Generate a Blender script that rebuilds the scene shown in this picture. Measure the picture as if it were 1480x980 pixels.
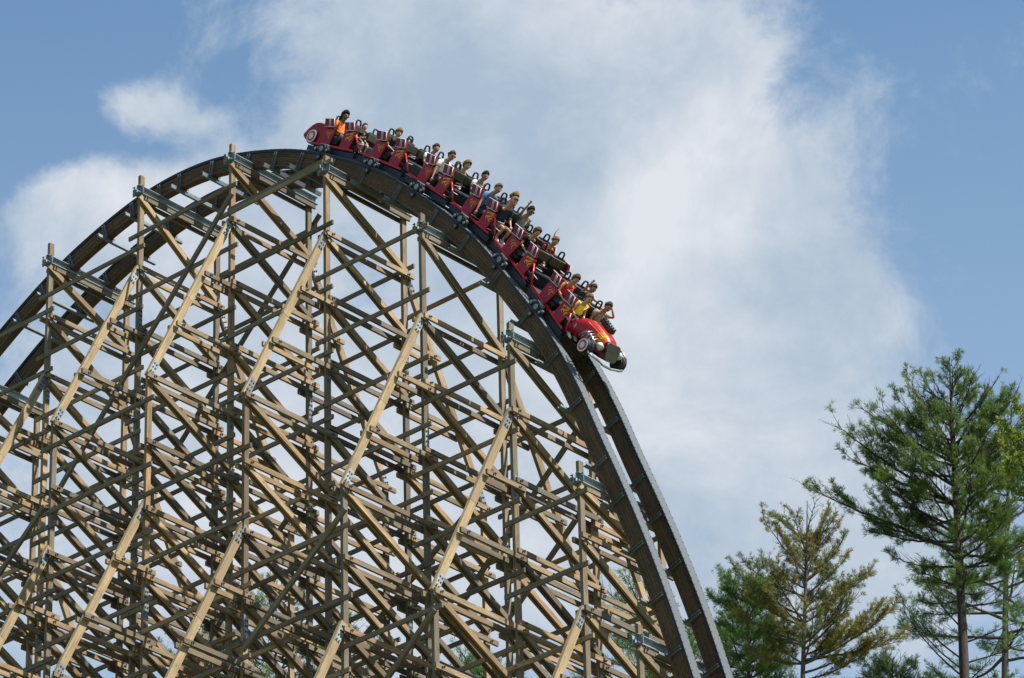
import bpy, bmesh, math, random
import numpy as np
from math import sin, cos, pi, radians, sqrt, atan2
from mathutils import Vector, Matrix, noise as mnoise

for o in list(bpy.data.objects): bpy.data.objects.remove(o)
S = bpy.context.scene
COL = S.collection
RNG = random.Random(7)

# ------------------------------------------------------------------ camera
PITCH, ROLL, FPX = 0.5158112769738089, -0.029133066782256273, 6218.5
cam_d = bpy.data.cameras.new('camera'); cam = bpy.data.objects.new('camera', cam_d); COL.objects.link(cam)
cam_d.sensor_width = 36.0; cam_d.sensor_fit = 'HORIZONTAL'; cam_d.lens = FPX*36.0/1480.0
cam_d.clip_start = 1.0; cam_d.clip_end = 12000
F_ = Vector((0, cos(PITCH), sin(PITCH))); Rr = Vector((1, 0, 0)); Uu = Vector((0, -sin(PITCH), cos(PITCH)))
rr = Rr*cos(ROLL) + Uu*sin(ROLL); uu = -Rr*sin(ROLL) + Uu*cos(ROLL)
cam.matrix_world = Matrix(((rr.x, uu.x, -F_.x, 0), (rr.y, uu.y, -F_.y, 0), (rr.z, uu.z, -F_.z, 1.6), (0, 0, 0, 1)))
S.camera = cam
S.render.resolution_x = 1024; S.render.resolution_y = 678

# ------------------------------------------------------------------ light
SUN_EL = radians(52)
sun_az = Vector((0.89, -0.45)).normalized()
sun_dir = Vector((sun_az.x*cos(SUN_EL), sun_az.y*cos(SUN_EL), sin(SUN_EL)))
sl = bpy.data.lights.new('sun', 'SUN'); sl.energy = 5.0; sl.angle = radians(0.5); sl.color = (1.0, 0.95, 0.86)
so = bpy.data.objects.new('sun', sl); COL.objects.link(so)
so.rotation_euler = sun_dir.to_track_quat('Z', 'Y').to_euler(); so.location = (60, -20, 140)

W_ = bpy.data.worlds.new('World'); S.world = W_; W_.use_nodes = True
wn = W_.node_tree; wn.nodes.clear()
class G:
    """small node-graph helper"""
    def __init__(s, tree): s.t = tree
    def n(s, typ, **kw):
        nd = s.t.nodes.new(typ)
        for k, v in kw.items():
            if k == 'ins':
                for kk, vv in v.items():
                    if isinstance(vv, bpy.types.NodeSocket): s.t.links.new(vv, nd.inputs[kk])
                    else: nd.inputs[kk].default_value = vv
            else: setattr(nd, k, v)
        return nd
    def m(s, op, a, b=0.0, c=None):
        ins = {0: a, 1: b}
        if c is not None: ins[2] = c
        return s.n('ShaderNodeMath', operation=op, ins=ins).outputs[0]
    def ramp(s, fac, stops, interp='LINEAR'):
        nd = s.n('ShaderNodeValToRGB', ins={0: fac}); cr = nd.color_ramp; cr.interpolation = interp
        while len(cr.elements) < len(stops): cr.elements.new(0.5)
        for e, (p, c) in zip(cr.elements, stops):
            e.position = p; e.color = (c if len(c) == 4 else (*c, 1)) if not isinstance(c, float) else (c, c, c, 1)
        return nd.outputs[0]
    def mix(s, fac, a, b, blend='MIX'):
        nd = s.n('ShaderNodeMix', data_type='RGBA', blend_type=blend)
        for i, v in ((0, fac), (6, a), (7, b)):
            if isinstance(v, bpy.types.NodeSocket): s.t.links.new(v, nd.inputs[i])
            else: nd.inputs[i].default_value = v if i == 0 else (*v, 1)
        return nd.outputs[2]
    def noise(s, vec, scale, detail=4, rough=0.55, dist=0.0, dims='3D'):
        nd = s.n('ShaderNodeTexNoise', noise_dimensions=dims, ins={'Vector': vec, 'Scale': scale, 'Detail': detail, 'Roughness': rough, 'Distortion': dist})
        return nd.outputs[0]
g = G(wn)
sky = g.n('ShaderNodeTexSky', sky_type='NISHITA', sun_disc=False, sun_elevation=SUN_EL, sun_rotation=atan2(sun_az.x, sun_az.y),
          altitude=300.0, air_density=1.0, dust_density=0.4, ozone_density=2.2)
tc = g.n('ShaderNodeTexCoord'); D = tc.outputs['Generated']
def dot(v):
    return g.n('ShaderNodeVectorMath', operation='DOT_PRODUCT', ins={0: D, 1: tuple(v)}).outputs['Value']
SKF = F_; SKX = Rr; SKY = Uu        # fixed directions of the sky: ahead, east, up-slope
df = g.m('MAXIMUM', dot(SKF), 0.25)
sx = g.m('DIVIDE', dot(SKX), df); sy = g.m('DIVIDE', dot(SKY), df)     # tangent-plane coordinates of the cloud field
K = 1.0/FPX
warp = g.n('ShaderNodeTexNoise', ins={'Vector': D, 'Scale': 26.0, 'Detail': 5.0, 'Roughness': 0.6})
wsep = g.n('ShaderNodeSeparateColor', ins={0: warp.outputs['Color']})
sxw = g.m('ADD', sx, g.m('MULTIPLY', g.m('SUBTRACT', wsep.outputs[0], 0.5), 150*K))
syw = g.m('ADD', sy, g.m('MULTIPLY', g.m('SUBTRACT', wsep.outputs[1], 0.5), 120*K))
def blob(px, py, rx, ry, rot, amp):
    cx, cy = (px-740)*K, (490-py)*K
    c, s_ = cos(radians(rot)), sin(radians(rot))
    dx = g.m('SUBTRACT', sxw, cx); dy = g.m('SUBTRACT', syw, cy)
    a = g.m('DIVIDE', g.m('ADD', g.m('MULTIPLY', dx, c), g.m('MULTIPLY', dy, s_)), rx*K)
    b = g.m('DIVIDE', g.m('SUBTRACT', g.m('MULTIPLY', dy, c), g.m('MULTIPLY', dx, s_)), ry*K)
    r2 = g.m('ADD', g.m('MULTIPLY', a, a), g.m('MULTIPLY', b, b))
    return g.m('MULTIPLY', g.m('EXPONENT', g.m('MULTIPLY', r2, -1.0)), amp)
def total(l):
    o = l[0]
    for k in l[1:]: o = g.m('ADD', o, k)
    return o
cover = total([blob(*b) for b in [
    (590, 30, 180, 150, 0, 0.95), (840, 120, 250, 240, 0, 1.0), (1010, 330, 170, 200, -35, 1.0), (1190, 415, 130, 62, -25, 0.75),
    (760, 480, 420, 300, 0, 0.95), (1000, 640, 250, 330, 0, 0.75), (228, 130, 100, 34, -8, 1.1), (385, 130, 55, 60, 0, -0.45), (175, 255, 150, 60, 8, 0.95),
    (330, 320, 220, 100, 10, 0.85), (500, 215, 130, 80, 20, 0.8), (400, 225, 110, 40, 8, 0.4), (90, 330, 80, 60, 0, 0.5), (300, 600, 420, 170, 0, 0.95), (150, 850, 300, 150, 0, 0.6),
    (600, 860, 420, 180, 0, 0.7), (1150, 860, 260, 170, 0, 0.55), (1060, 40, 120, 70, 0, 0.45),
    (1330, 770, 220, 130, 0, 0.45), (1250, 600, 160, 120, 0, 0.3), (1120, 190, 60, 60, 0, -0.45), (60, 110, 160, 90, 0, -0.4), (560, 425, 110, 60, 20, -0.30)]])
fb = g.noise(D, 34.0, 10, 0.68, 0.3)
fb2 = g.noise(D, 11.0, 5, 0.6, 0.3)
rest = g.n('ShaderNodeMapRange', interpolation_type='SMOOTHSTEP', ins={0: dot(SKF), 1: 0.994, 2: 0.975}).outputs[0]   # beyond the clouds in view the field goes on as plain noise
far_c = g.m('MULTIPLY', rest, g.m('MULTIPLY', g.m('SUBTRACT', g.noise(D, 3.2, 6, 0.6, 0.4), 0.42), 4.0))
dens = g.m('ADD', g.m('ADD', cover, far_c), g.m('ADD', g.m('MULTIPLY', g.m('SUBTRACT', fb, 0.5), 2.0), g.m('MULTIPLY', g.m('SUBTRACT', fb2, 0.5), 0.6)))
mask = g.n('ShaderNodeMapRange', interpolation_type='SMOOTHSTEP', ins={0: dens, 1: 0.14, 2: 0.95}).outputs[0]
lite = g.m('ADD', g.m('ADD', g.m('MULTIPLY', g.noise(D, 16.0, 8, 0.62, 0.6), 0.75), g.m('MULTIPLY', g.m('SUBTRACT', g.noise(D, 60.0, 6, 0.6, 0.3), 0.5), 0.45)), g.m('MULTIPLY', total([
    blob(200, 250, 130, 60, 0, 0.25), blob(1010, 290, 130, 170, -35, 0.30), blob(800, 560, 320, 150, 0, 0.1), blob(230, 125, 70, 30, 0, 0.15), blob(960, 0, 240, 60, 0, .15), blob(300, 700, 420, 260, 0, .14), blob(700, 130, 160, 120, 0, -.12)]), 1.0))
CL = 1.0
ccol = g.ramp(lite, [(0.24, (4.2*CL, 5.2*CL, 6.5*CL)), (0.42, (5.5*CL, 6.3*CL, 7.2*CL)), (0.68, (7.9*CL, 8.1*CL, 8.6*CL))])
SKYMUL = (1.80, 1.95, 1.80)
haze_c = g.n('ShaderNodeMapRange', ins={0: sy, 1: 480*K, 2: -520*K, 3: 0.0, 4: 0.45}).outputs[0]
skyc = g.mix(haze_c, g.mix(1.0, sky.outputs[0], SKYMUL, 'MULTIPLY'), (5.2, 6.5, 8.0))
final = g.mix(g.m('MULTIPLY', mask, 0.93), skyc, ccol)
bg = g.n('ShaderNodeBackground', ins={0: final, 1: 0.05})
g.n('ShaderNodeOutputWorld', ins={0: bg.outputs[0]})

S.view_settings.view_transform = 'Standard'; S.view_settings.look = 'None'
S.view_settings.exposure = 1.0; S.view_settings.gamma = 1.0

# ------------------------------------------------------------------ materials
MATS = {}
def newmat(name):
    m = bpy.data.materials.new(name); m.use_nodes = True
    nt = m.node_tree; nt.nodes.clear(); gg = G(nt)
    out = gg.n('ShaderNodeOutputMaterial'); bs = gg.n('ShaderNodeBsdfPrincipled')
    nt.links.new(bs.outputs[0], out.inputs[0]); MATS[name] = m
    return m, gg, bs
def lk(gg, a, bs, name): gg.t.links.new(a, bs.inputs[name])

def wood_mat(name, cols, dark=1.0):
    m, gg, bs = newmat(name)
    uv = gg.n('ShaderNodeUVMap').outputs[0]
    rnd = gg.n('ShaderNodeObjectInfo').outputs['Random']
    tone = gg.n('ShaderNodeAttribute', attribute_name='tone').outputs['Fac']
    rt = gg.m('FRACT', gg.m('ADD', gg.m('MULTIPLY', rnd, 7.31), tone))
    off = gg.n('ShaderNodeCombineXYZ', ins={0: gg.m('MULTIPLY', rt, 37.0), 1: gg.m('MULTIPLY', rt, 11.0), 2: gg.m('MULTIPLY', rt, 5.0)}).outputs[0]
    vec = gg.n('ShaderNodeVectorMath', operation='ADD', ins={0: uv, 1: off}).outputs[0]
    vs = gg.n('ShaderNodeMapping', ins={'Vector': vec, 'Scale': (0.9, 26.0, 1.0)}).outputs[0]
    grain = gg.noise(vs, 1.6, 5, 0.65, 0.4)
    vs2 = gg.n('ShaderNodeMapping', ins={'Vector': vec, 'Scale': (0.7, 3.0, 1.0)}).outputs[0]
    blot = gg.noise(vs2, 1.3, 4, 0.6)
    vk = gg.n('ShaderNodeMapping', ins={'Vector': vec, 'Scale': (2.2, 9.0, 1.0)}).outputs[0]
    kn = gg.n('ShaderNodeTexVoronoi', ins={'Vector': vk, 'Scale': 1.0}).outputs['Distance']
    knot = gg.n('ShaderNodeMapRange', ins={0: kn, 1: 0.06, 2: 0.16, 3: 0.45, 4: 1.0}).outputs[0]
    base = gg.ramp(rt, cols)
    c = gg.mix(gg.n('ShaderNodeMapRange', ins={0: blot, 1: 0.40, 2: 0.68, 3: 0.0, 4: 0.85}).outputs[0], base, (0.13*dark, 0.105*dark, 0.065*dark))
    c = gg.mix(1.0, c, gg.ramp(grain, [(0.25, 0.42), (0.5, 0.95), (0.8, 1.25)]), 'MULTIPLY')
    c = gg.mix(1.0, c, gg.n('ShaderNodeCombineColor', ins={0: knot, 1: knot, 2: knot}).outputs[0], 'MULTIPLY')
    c = gg.mix(1.0, c, (0.88, 0.83, 0.81), 'MULTIPLY')
    lk(gg, c, bs, 'Base Color'); bs.inputs['Roughness'].default_value = 0.85
    bs.inputs['Specular IOR Level'].default_value = 0.25
    bmp = gg.n('ShaderNodeBump', ins={'Height': grain, 'Strength': 0.4, 'Distance': 0.008})
    lk(gg, bmp.outputs[0], bs, 'Normal')
    return m
wood = wood_mat('weathered_pine', [(0.0, (0.27, 0.19, 0.105)), (0.18, (0.42, 0.315, 0.18)), (0.36, (0.15, 0.12, 0.085)), (0.52, (0.35, 0.235, 0.125)), (0.68, (0.20, 0.17, 0.125)), (0.84, (0.38, 0.29, 0.175)), (1.0, (0.11, 0.088, 0.06))])
wood_pale = wood_mat('pale_pine', [(0.0, (0.34, 0.265, 0.15)), (0.5, (0.40, 0.31, 0.175)), (1.0, (0.28, 0.22, 0.13))], 1.7)
wood_grey = wood_mat('silvered_pine', [(0.0, (0.13, 0.125, 0.10)), (0.3, (0.24, 0.205, 0.145)), (0.6, (0.085, 0.082, 0.067)), (0.8, (0.20, 0.18, 0.14)), (1.0, (0.14, 0.12, 0.085))])
wood_dark = wood_mat('track_timber', [(0.0, (0.13, 0.082, 0.043)), (0.5, (0.105, 0.07, 0.04)), (1.0, (0.12, 0.08, 0.045))], 0.5)

def metal_mat(name, col, rough, metal, var=0.25, scale=3.0):
    m, gg, bs = newmat(name)
    co = gg.n('ShaderNodeTexCoord').outputs['Object']
    nz = gg.noise(co, scale, 6, 0.65)
    rnd = gg.n('ShaderNodeObjectInfo').outputs['Random']
    f = gg.n('ShaderNodeMapRange', ins={0: gg.m('ADD', nz, gg.m('MULTIPLY', gg.m('SUBTRACT', rnd, 0.5), 0.2)), 1: 0.3, 2: 0.7, 3: 1-var, 4: 1+var}).outputs[0]
    c = gg.mix(1.0, col, gg.n('ShaderNodeCombineColor', ins={0: f, 1: f, 2: f}).outputs[0], 'MULTIPLY')
    lk(gg, c, bs, 'Base Color'); bs.inputs['Metallic'].default_value = metal; bs.inputs['Specular IOR Level'].default_value = 0.3
    lk(gg, gg.n('ShaderNodeMapRange', ins={0: nz, 1: 0.3, 2: 0.7, 3: rough*0.75, 4: min(1, rough*1.3)}).outputs[0], bs, 'Roughness')
    return m
galv = metal_mat('galvanised_steel', (0.22, 0.26, 0.29), 0.6, 0.1, 0.3, 2.5)
galv_dk = metal_mat('dull_galvanised_steel', (0.12, 0.15, 0.175), 0.6, 0.2, 0.35, 2.0)
railsteel = metal_mat('rail_steel', (0.075, 0.088, 0.098), 0.75, 0.0, 0.15, 1.2)
boltm = metal_mat('bolt_steel', (0.06, 0.062, 0.065), 0.5, 0.5)
black = metal_mat('black_rubber', (0.012, 0.012, 0.014), 0.6, 0.0)
frame_m = metal_mat('dark_chassis_paint', (0.02, 0.024, 0.032), 0.4, 0.2)
chrome = metal_mat('chrome', (0.30, 0.31, 0.32), 0.35, 0.8, 0.1)
white_p = metal_mat('white_paint', (0.50, 0.49, 0.50), 0.4, 0.0, 0.08)
olive = metal_mat('olive_vinyl', (0.06, 0.058, 0.036), 0.6, 0.0, 0.2, 5)
greyplate = metal_mat('grey_nose_plate', (0.055, 0.053, 0.04), 0.5, 0.1, 0.2, 5)
orange_p = metal_mat('orange_flame_paint', (0.55, 0.10, 0.012), 0.35, 0.0, 0.2, 8)
yellow_p = metal_mat('yellow_flame_paint', (0.60, 0.33, 0.02), 0.35, 0.0, 0.2, 8)
bracket_m = metal_mat('weathered_bracket', (0.13, 0.155, 0.175), 0.65, 0.1, 0.3, 2.5)
engine_m = metal_mat('engine_metal', (0.05, 0.048, 0.05), 0.4, 0.7, 0.5, 20)
def paint(name, col):
    m = metal_mat(name, col, 0.32, 0.05, 0.15, 2.0)
    for n in m.node_tree.nodes:
        if n.type == 'BSDF_PRINCIPLED': n.inputs['Coat Weight'].default_value = 0.15; n.inputs['Coat Roughness'].default_value = 0.2
    return m
red = paint('ruby_red_paint', (0.26, 0.0035, 0.012))
red_b = paint('bright_red_paint', (0.40, 0.005, 0.014))
red_d = paint('deep_red_panel', (0.16, 0.003, 0.012))
def cloth(name, col, var=0.2):
    m, gg, bs = newmat(name)
    co = gg.n('ShaderNodeTexCoord').outputs['Object']
    nz = gg.noise(co, 9.0, 4, 0.6)
    f = gg.n('ShaderNodeMapRange', ins={0: nz, 1: 0.3, 2: 0.7, 3: 1-var, 4: 1+var}).outputs[0]
    lk(gg, gg.mix(1.0, col, gg.n('ShaderNodeCombineColor', ins={0: f, 1: f, 2: f}).outputs[0], 'MULTIPLY'), bs, 'Base Color')
    bs.inputs['Roughness'].default_value = 0.9; bs.inputs['Specular IOR Level'].default_value = 0.2
    bmp = gg.n('ShaderNodeBump', ins={'Height': gg.noise(co, 14.0, 3), 'Strength': 0.5, 'Distance': 0.02}); lk(gg, bmp.outputs[0], bs, 'Normal')
    return m
CLOTH = {}
def clothc(name, col):
    if name not in CLOTH: CLOTH[name] = cloth(name, col)
    return CLOTH[name]
def skin_mat(name, col):
    if name in MATS: return MATS[name]
    m, gg, bs = newmat(name)
    co = gg.n('ShaderNodeTexCoord').outputs['Object']
    nz = gg.noise(co, 6.0, 3)
    lk(gg, gg.ramp(nz, [(0.3, tuple(c*0.85 for c in col)), (0.7, tuple(min(1, c*1.12) for c in col))]), bs, 'Base Color')
    bs.inputs['Roughness'].default_value = 0.55
    return m
def leaf_mat(name, stops):
    m, gg, bs = newmat(name)
    t = gg.n('ShaderNodeAttribute', attribute_name='tone').outputs['Fac']
    co = gg.n('ShaderNodeTexCoord').outputs['Object']
    f = gg.m('ADD', gg.m('MULTIPLY', t, 0.6), gg.m('MULTIPLY', gg.noise(co, 0.9, 3), 0.4))
    c = gg.ramp(f, stops); lk(gg, c, bs, 'Base Color'); bs.inputs['Roughness'].default_value = 0.6
    bs.inputs['Specular IOR Level'].default_value = 0.3
    tr = gg.n('ShaderNodeBsdfTranslucent', ins={0: c})
    mx = gg.n('ShaderNodeMixShader', ins={0: 0.35, 1: bs.outputs[0], 2: tr.outputs[0]})
    out = [n for n in gg.t.nodes if n.type == 'OUTPUT_MATERIAL'][0]
    gg.t.links.new(mx.outputs[0], out.inputs[0])
    return m
needle_g = leaf_mat('pine_needles', [(0.2, (0.03, 0.07, 0.016)), (0.5, (0.07, 0.135, 0.026)), (0.8, (0.15, 0.21, 0.036))])
needle_y = leaf_mat('yellowing_needles', [(0.2, (0.06, 0.105, 0.024)), (0.48, (0.13, 0.16, 0.032)), (0.72, (0.21, 0.19, 0.038)), (0.97, (0.24, 0.10, 0.05))])
needle_l = leaf_mat('light_pine_needles', [(0.2, (0.045, 0.10, 0.024)), (0.5, (0.085, 0.17, 0.035)), (0.85, (0.14, 0.23, 0.05))])
leaf_y = leaf_mat('yellow_green_leaves', [(0.2, (0.08, 0.12, 0.02)), (0.6, (0.20, 0.26, 0.04)), (0.9, (0.30, 0.34, 0.07))])
def bark_mat(name, a, b):
    m, gg, bs = newmat(name)
    co = gg.n('ShaderNodeTexCoord').outputs['Object']
    mp = gg.n('ShaderNodeMapping', ins={'Vector': co, 'Scale': (9, 9, 2.2)}).outputs[0]
    nz = gg.noise(mp, 1.5, 6, 0.7, 0.5)
    lk(gg, gg.ramp(nz, [(0.3, a), (0.7, b)]), bs, 'Base Color'); bs.inputs['Roughness'].default_value = 0.95
    bmp = gg.n('ShaderNodeBump', ins={'Height': nz, 'Strength': 0.8, 'Distance': 0.03}); lk(gg, bmp.outputs[0], bs, 'Normal')
    return m
bark = bark_mat('dark_bark', (0.016, 0.013, 0.012), (0.055, 0.044, 0.037))
bark_g = bark_mat('grey_bark', (0.04, 0.034, 0.028), (0.11, 0.095, 0.08))
def ground_mat():
    m, gg, bs = newmat('forest_floor')
    co = gg.n('ShaderNodeTexCoord').outputs['Object']
    f = gg.noise(co, 0.15, 8, 0.7)
    lk(gg, gg.ramp(f, [(0.3, (0.05, 0.07, 0.025)), (0.5, (0.09, 0.11, 0.04)), (0.7, (0.14, 0.11, 0.07))]), bs, 'Base Color')
    bs.inputs['Roughness'].default_value = 1.0
    return m
ground_m = ground_mat()

# ------------------------------------------------------------------ object helpers
def link(o, parent=None, loc=None):
    COL.objects.link(o)
    if parent is not None: o.parent = parent
    return o
def tag(o, label=None, cat=None, group=None, kind=None):
    if label: o['label'] = label
    if cat: o['category'] = cat
    if group: o['group'] = group
    if kind: o['kind'] = kind
    return o
def empty(name, mat=None):
    o = bpy.data.objects.new(name, None); o.empty_display_size = 0.3; COL.objects.link(o)
    if mat is not None: o.matrix_world = mat
    return o
class MB:
    """collects boxes, tubes and polygons into one mesh"""
    def __init__(s): s.v = []; s.f = []; s.uv = []; s.tone = []; s.sm = []
    def add(s, vs, fs, uvs=None, tone=0.0, smooth=False):
        b = len(s.v); s.v += [tuple(v) for v in vs]
        for i, f in enumerate(fs):
            s.f.append([b+k for k in f]); s.uv.append(uvs[i] if uvs else [(0, 0)]*len(f)); s.tone.append(tone); s.sm.append(smooth)
    def box(s, M, dx, dy, dz, tone=0.0):
        """box centred on M, x is the long axis; uv in metres with u along x"""
        hx, hy, hz = dx/2, dy/2, dz/2
        c = [(-hx, -hy, -hz), (hx, -hy, -hz), (hx, hy, -hz), (-hx, hy, -hz), (-hx, -hy, hz), (hx, -hy, hz), (hx, hy, hz), (-hx, hy, hz)]
        fs = [(0, 3, 2, 1), (4, 5, 6, 7), (0, 1, 5, 4), (2, 3, 7, 6), (1, 2, 6, 5), (3, 0, 4, 7)]
        uvs = []
        for k, f in enumerate(fs):
            l = []
            for i in f:
                x, y, z = c[i]
                l.append((x, y+0.3) if k == 0 else (x, y+0.9) if k == 1 else (x, z+1.5) if k == 2 else (x, z+2.1) if k == 3 else (y*0.2, z*3+3))
            uvs.append(l)
        s.add([M @ Vector(p) for p in c], fs, uvs, tone)
    def bx(s, x0, x1, y0, y1, z0, z1):
        s.box(Matrix.Translation(((x0+x1)/2, (y0+y1)/2, (z0+z1)/2)), x1-x0, y1-y0, z1-z0)
    def tube(s, pts, rads, n=8, smooth=True, cap=True, closed=False):
        pts = [Vector(p) for p in pts]; N = len(pts)
        if not hasattr(rads, '__len__'): rads = [rads]*N
        vs = []; up = None
        for i, p in enumerate(pts):
            if closed: t = (pts[(i+1) % N]-pts[i-1])
            else: t = pts[min(i+1, N-1)]-pts[max(i-1, 0)]
            t = t.normalized() if t.length > 1e-9 else Vector((0, 0, 1))
            if up is None: up = Vector((0, 0, 1)) if abs(t.z) < 0.9 else Vector((1, 0, 0))
            a = (up - t*up.dot(t)).normalized(); b = t.cross(a); up = a
            for k in range(n):
                th = 2*pi*k/n; vs.append(p + (a*cos(th)+b*sin(th))*rads[i])
        fs = []
        L = N if closed else N-1
        for i in range(L):
            j = (i+1) % N
            for k in range(n): fs.append((i*n+k, i*n+(k+1) % n, j*n+(k+1) % n, j*n+k))
        if cap and not closed: fs.append(tuple(range(n-1, -1, -1))); fs.append(tuple((N-1)*n+k for k in range(n)))
        s.add(vs, fs, None, 0, smooth)
    def disc(s, c, axis, r, th, n=20, smooth=False):
        c = Vector(c); a = Vector(axis).normalized()
        s.tube([c-a*th/2, c+a*th/2], r, n, smooth)
    def prism(s, poly, y0, y1):
        """polygon in x,z extruded along y"""
        n = len(poly); vs = [(x, y0, z) for x, z in poly]+[(x, y1, z) for x, z in poly]
        area = sum(poly[i][0]*poly[(i+1) % n][1]-poly[(i+1) % n][0]*poly[i][1] for i in range(n))
        fs = [tuple(range(n)), tuple(range(2*n-1, n-1, -1))]+[(i, i+n, (i+1) % n+n, (i+1) % n) for i in range(n)]
        if area < 0: fs = [tuple(reversed(f)) for f in fs]
        s.add(vs, fs)
    def mesh(s, name, mat):
        me = bpy.data.meshes.new(name); me.from_pydata(s.v, [], s.f)
        uvl = me.uv_layers.new(name='UVMap'); uvl.data.foreach_set('uv', [c for f in s.uv for p in f for c in p])
        at = me.attributes.new('tone', 'FLOAT', 'FACE'); at.data.foreach_set('value', s.tone)
        me.polygons.foreach_set('use_smooth', s.sm)
        for m in (mat if isinstance(mat, (list, tuple)) else [mat]): me.materials.append(m)
        me.update(); return me
    def build(s, name, mat, parent=None, M=None):
        o = bpy.data.objects.new(name, s.mesh(name, mat)); COL.objects.link(o)
        if parent is not None: o.parent = parent
        if M is not None: o.matrix_local = M
        return o
    def bevel(s, name, mat, parent, w, seg=2):
        o = s.build(name, mat, parent); bm = bmesh.new(); bm.from_mesh(o.data)
        bmesh.ops.bevel(bm, geom=list(bm.edges), offset=w, segments=seg, affect='EDGES', profile=0.6, clamp_overlap=True)
        bm.to_mesh(o.data); bm.free(); o.data.polygons.foreach_set('use_smooth', [False]*len(o.data.polygons)); return o
def smooth(o):
    o.data.polygons.foreach_set('use_smooth', [True]*len(o.data.polygons)); return o

# ------------------------------------------------------------------ terrain
def sstep(a, b, x):
    t = max(0, min(1, (x-a)/(b-a))); return t*t*(3-2*t)
def ter(x, y):
    h = 38*sstep(15, 112, y)+8*sstep(108, 150, y)+14*sstep(150, 420, y)-30*sstep(450, 1400, y)
    return h + 1.2*mnoise.noise(Vector((x*0.02, y*0.02, 0.3)))*sstep(10, 60, y) - 0.05*0
xs = sorted(set([-3000, -1500, -700, -350, -200, -130]+list(range(-90, 91, 6))+[130, 200, 350, 700, 1500, 3000]))
ys = sorted(set([-2500, -1000, -300, -100, -40, -10]+list(range(0, 241, 6))+[280, 340, 420, 550, 750, 1000, 1500, 2500, 4000]))
mb = MB(); vs = [(x, y, ter(x, y)) for y in ys for x in xs]; nx = len(xs)
fs = [(j*nx+i, j*nx+i+1, (j+1)*nx+i+1, (j+1)*nx+i) for j in range(len(ys)-1) for i in range(nx-1)]
mb.add(vs, fs, smooth=True)
tag(mb.build('ground', ground_m), kind='structure')

# ------------------------------------------------------------------ structure frame
O_ = Vector((-5.248418879711817, 106.31852661317728, 0)); AZ = -0.7227993902591762
MS = Matrix.Translation(O_) @ Matrix.Rotation(AZ, 4, 'Z')      # u along the track, v across it, z up
W = 3.22934855; H = 2.11625966; Z0 = 67.55435754
def lev(k): return Z0 - H*k
def ground_at(u, v):
    p = MS @ Vector((u, v, 0)); return ter(p.x, p.y)
def pix(P):
    P = Vector(P)-Vector((0, 0, 1.6)); d = P.dot(F_)
    return 740+FPX*P.dot(rr)/d, 490-FPX*P.dot(uu)/d, d

# ---- trestle
trestle = empty('coaster_trestle', Matrix.Translation((O_.x, O_.y, ter(O_.x, O_.y))) @ Matrix.Rotation(AZ, 4, 'Z'))
tag(trestle, 'tall weathered timber lattice trestle holding up the roller coaster hill', 'trestle')
TZ = ter(O_.x, O_.y)
PARTS = {}
def beam(kind, a, b, face_w, thick, mat, side=Vector((1, 0, 0)), roll_tone=None):
    """timber from a to b (u,v,z); `thick` is measured along `side`, `face_w` across it"""
    a = Vector(a); b = Vector(b); x = (b-a); L = x.length; x.normalize()
    y = (side - x*side.dot(x)).normalized(); z = x.cross(y)
    M = Matrix(((x.x, y.x, z.x, 0), (x.y, y.y, z.y, 0), (x.z, y.z, z.z, 0), (0, 0, 0, 1))); M.translation = (a+b)/2
    PARTS.setdefault(kind, []).append((M, L, thick, face_w, mat))
BOLT = []
def bolt(u, v, z, ax='u'): BOLT.append((u, v, z, ax))
US = {-3: -24.1, -2: -20.0, -1: -15.95, 0: -11.90, 1: -7.86, 2: -3.91, 3: 0.0, 4: 3.73, 5: 6.94, 6: 9.24, 7: 11.02}
BEAMZ = {-3: 61.2, -2: 64.4, -1: 67.3, 0: 69.62, 1: 70.4, 2: 69.85, 3: 67.75, 4: 64.19, 5: 59.39, 6: 54.15, 7: 48.85}
TOPZ = {-3: 61.7, -2: 64.9, -1: 67.8, 0: 70.2, 1: 70.9, 2: 70.29, 3: 68.17, 4: 64.62, 5: 59.77, 6: 54.64, 7: 49.25}
K0 = {-3: 4, -2: 3, -1: 1, 0: 0, 1: 0, 2: 0, 3: 1, 4: 3, 5: 5, 6: 7, 7: 10}
BT = {-3: 5, -2: 4, -1: 2, 0: 1, 1: 0, 2: 0, 3: 1, 4: 3, 5: 5, 6: 8, 7: 10}      # tier where the first raking leg springs
DZ = {6: -0.37, 7: 0.25}
GOFF = {-3: .5, -2: .2, -1: .08, 0: .35, 1: .57, 2: .14, 3: .36, 4: .70, 5: .43, 6: .5}
KB = 12
U_ = Vector((1, 0, 0)); V_ = Vector((0, 1, 0))
def L_(i, k): return lev(k)+DZ.get(i, 0)
plates = []
def plate(u, v, z, tilt=0.0, ln=0.55, w=0.15): plates.append((u, v, z, tilt, ln, w))
def legs(i):
    """column lines of bent i: (v, top z) for verticals and raking legs"""
    cols = [(0.0, TOPZ[i], 0), (W, TOPZ[i]-0.45, 0)]
    rak = []
    for sgn, base in ((-1, 0.0), (1, W)):
        k = BT[i]; v = base
        while k < KB+2:
            rak.append((v, k, v+sgn*W, k+3, sgn))
            cols.append((v+sgn*W, L_(i, k+3)-0.05, sgn)); v += sgn*W; k += 5
            if abs(v-base) > 2.5*W or (sgn > 0): break
    return cols, rak
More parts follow.
